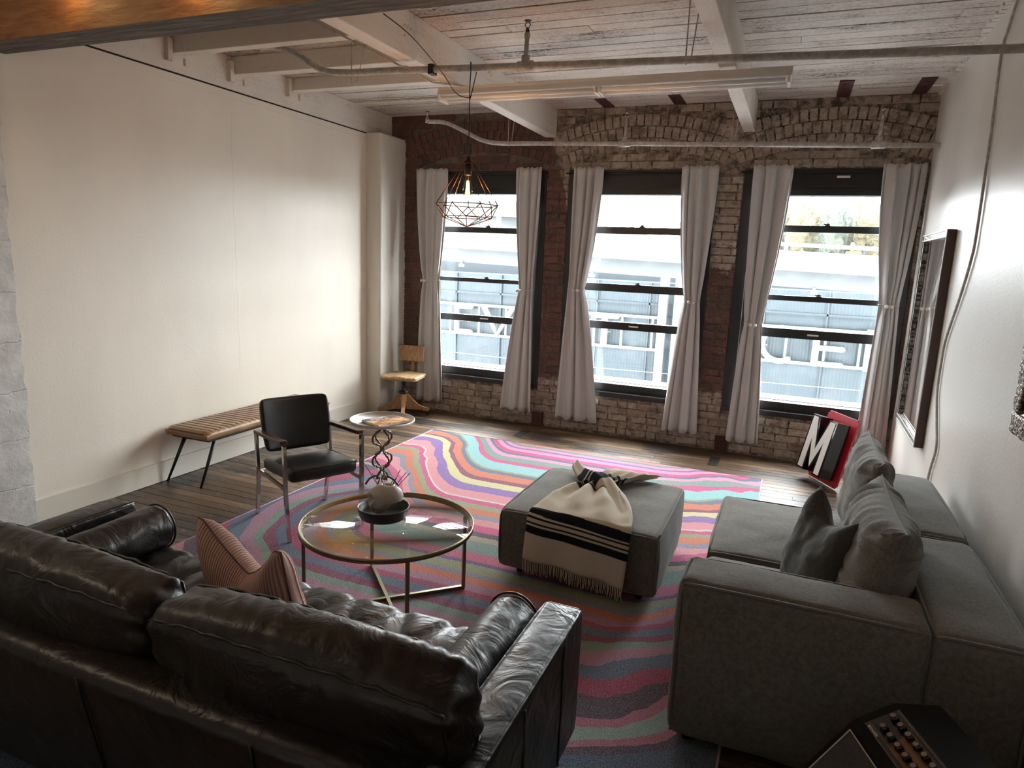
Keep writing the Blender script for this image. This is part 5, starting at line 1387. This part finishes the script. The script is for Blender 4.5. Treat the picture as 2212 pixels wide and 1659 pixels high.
# ------------------------------------------------------------------ M SIGN
Osg = Vector((0.31, 6.56, 0.0)); uu = Vector((0.5, -0.866, 0)).normalized(); lean = math.radians(13)
up_ = (Vector((0, 0, 1))*math.cos(lean)+Vector((0.866, 0.5, 0))*math.sin(lean)).normalized(); nn = uu.cross(up_).normalized()
if nn.x > 0: nn = -nn
sg = empty('letter_sign', Osg, label='black and white letter M box sign mounted on a red panel, leaning in the corner', cat='sign')
def sgT(bm):
    Mx = Matrix(((uu.x, nn.x, up_.x, 0), (uu.y, nn.y, up_.y, 0), (uu.z, nn.z, up_.z, 0.012), (0, 0, 0, 1))); bm.transform(Mx); bmesh.ops.recalc_face_normals(bm, faces=bm.faces[:]); return bm
bm = box(B(), 0.0, 0.43, -0.008, 0.008, 0.0, 0.62); bmesh.ops.bevel(bm, geom=[e for e in bm.edges if abs(e.verts[0].co.y-e.verts[1].co.y) > 0.01], offset=0.02, segments=3, affect='EDGES')
obj('red_board', sgT(bm), 'red_panel', sg)
# outline of M box (block) and its face strokes
def prism(bm, poly, y0, y1):
    f0_ = [bm.verts.new((a_, y0, b_)) for a_, b_ in poly]; f1_ = [bm.verts.new((a_, y1, b_)) for a_, b_ in poly]
    bm.faces.new(f0_); bm.faces.new(f1_[::-1])
    for i in range(len(poly)): bm.faces.new((f0_[i], f1_[i], f1_[(i+1) % len(poly)], f0_[(i+1) % len(poly)]))
mx0, mz0, mw, mh = 0.02, 0.055, 0.36, 0.50
out = [(0, 0), (0, 1), (0.30, 1), (0.5, 0.55), (0.7, 1), (1, 1), (1, 0), (0.68, 0), (0.68, 0.25), (0.5, 0.04), (0.32, 0.25), (0.32, 0)]
P_ = [(mx0+a_*mw, mz0+b_*mh) for a_, b_ in out]
bm = B(); prism(bm, P_, 0.03, 0.155); lb_ = obj('letter_body', sgT(bm), 'gloss_black', sg)
inn = [(0.06, 0.03), (0.06, 0.97), (0.25, 0.97), (0.5, 0.42), (0.75, 0.97), (0.94, 0.97), (0.94, 0.03), (0.75, 0.03), (0.75, 0.60), (0.5, 0.10), (0.25, 0.60), (0.25, 0.03)]
P_ = [(mx0+a_*mw, mz0+b_*mh) for a_, b_ in inn]
bm = B(); prism(bm, P_, 0.154, 0.16); obj('letter_face', sgT(bm), 'sign_white', lb_)
bm = B()
for a_, b_ in ((0.1, 0.2), (0.3, 0.2), (0.1, 0.5), (0.3, 0.5)): box(bm, a_-0.01, a_+0.01, 0.007, 0.032, b_-0.01, b_+0.01)
obj('standoff', sgT(bm), 'chrome', sg)

# ------------------------------------------------------------------ AMPLIFIER
am = empty('guitar_amplifier', (0.32, 2.10, 0.0), label='black amplifier with white piped grille and knob panel in the near right corner', cat='amplifier')
aa = Vector((0.36, -0.933, 0)).normalized(); bb = Vector((0.933, 0.36, 0)).normalized()
def amT(bm):
    Mx = Matrix(((aa.x, bb.x, 0, 0), (aa.y, bb.y, 0, 0), (0, 0, 1, 0), (0, 0, 0, 1))); bm.transform(Mx); bmesh.ops.recalc_face_normals(bm, faces=bm.faces[:]); return bm
def aprism(bm, poly, a0, a1):
    f0_ = [bm.verts.new((a0, p_, q_)) for p_, q_ in poly]; f1_ = [bm.verts.new((a1, p_, q_)) for p_, q_ in poly]
    bm.faces.new(f0_); bm.faces.new(f1_[::-1])
    for i in range(len(poly)): bm.faces.new((f0_[i], f1_[i], f1_[(i+1) % len(poly)], f0_[(i+1) % len(poly)]))
prof = [(-0.32, 0.01), (-0.345, 0.05), (0.0, 0.505), (0.02, 0.52), (0.125, 0.575), (0.26, 0.575), (0.28, 0.55), (0.28, 0.01)]
bm = B(); aprism(bm, prof, -0.03, 0.52); obj('cabinet', amT(bm), 'amp_black', am)
gs = Vector((0.345, 0.455)).normalized()
def gp(t, a_, off=0.006): return (a_, -0.345+gs.x*t-gs.y*off, 0.05+gs.y*t+gs.x*off)
GL = math.hypot(0.345, 0.455)
bm = B(); vs = [bm.verts.new(gp(t, a_)) for t, a_ in ((0.03, 0.0), (0.03, 0.49), (GL-0.015, 0.49), (GL-0.015, 0.0))]; bm.faces.new(vs); e_ = bmesh.ops.extrude_face_region(bm, geom=bm.faces[:]); bmesh.ops.translate(bm, verts=[g for g in e_['geom'] if isinstance(g, bmesh.types.BMVert)], vec=(0, gs.y*0.01, -gs.x*0.01)); obj('grille', amT(bm), 'dark_linen', am)
bm = tube(B(), [gp(t, a_, 0.008) for t, a_ in ((0.03, 0.0), (0.03, 0.49), (GL-0.015, 0.49), (GL-0.03, 0.0), (GL-0.045, 0.0))][0:0] or [gp(t, a_, 0.008) for t, a_ in ((0.03, 0.0), (0.03, 0.49), (GL-0.015, 0.49), (GL-0.015, 0.0))], 0.003, 6, closed=True); obj('piping', amT(bm), 'amp_piping', am)
ps = Vector((0.105, 0.055)).normalized()
def pp(t, a_, off=0.002): return (a_, 0.02+ps.x*t-ps.y*off, 0.52+ps.y*t+ps.x*off)
def pquad(name, t0, t1, a0, a1, mat, off=0.002):
    bm = B(); vs = [bm.verts.new(pp(t, a_, o_)) for o_ in (off, off-0.002) for t, a_ in ((t0, a0), (t0, a1), (t1, a1), (t1, a0))]
    bm.faces.new(vs[:4]); bm.faces.new(vs[4:][::-1])
    for i in range(4): bm.faces.new((vs[i], vs[(i+1) % 4], vs[4+(i+1) % 4], vs[4+i]))
    return obj(name, amT(bm), mat, am)
pquad('control_panel', 0.004, 0.115, 0.0, 0.49, 'gloss_black')
pquad('copper_strip', 0.02, 0.10, 0.10, 0.48, 'amp_copper', 0.0035)
for t in (0.006, 0.02, 0.108, 0.112): pquad('stripe', t, t+0.0015, 0.003, 0.48, 'knob_cap', 0.0042)
for t, a0 in ((0.042, 0.05), (0.085, 0.03)):
    for k in range(8):
        a_ = a0+k*0.04; c = Vector(pp(t, a_, 0.0)); nrm = Vector((0, -ps.y, ps.x)); kn = obj('knob', amT(tube(B(), [c, c+nrm*0.018], [0.013, 0.011], 14)), 'gloss_black', am)
        obj('knob_cap', amT(tube(B(), [c+nrm*0.018, c+nrm*0.02], 0.008, 12)), 'knob_cap', kn)
bm = text_bm('acoustic', 0.016, 0.0003, 1.0)
T = Matrix(((1, 0, 0, 0), (0, ps.x, -ps.y, 0), (0, ps.y, ps.x, 0), (0, 0, 0, 1)))
c = Vector(pp(0.013, 0.042, 0.0045)); bm.transform(Matrix.Translation(c) @ T); obj('lettering', amT(bm), 'print_white', am)
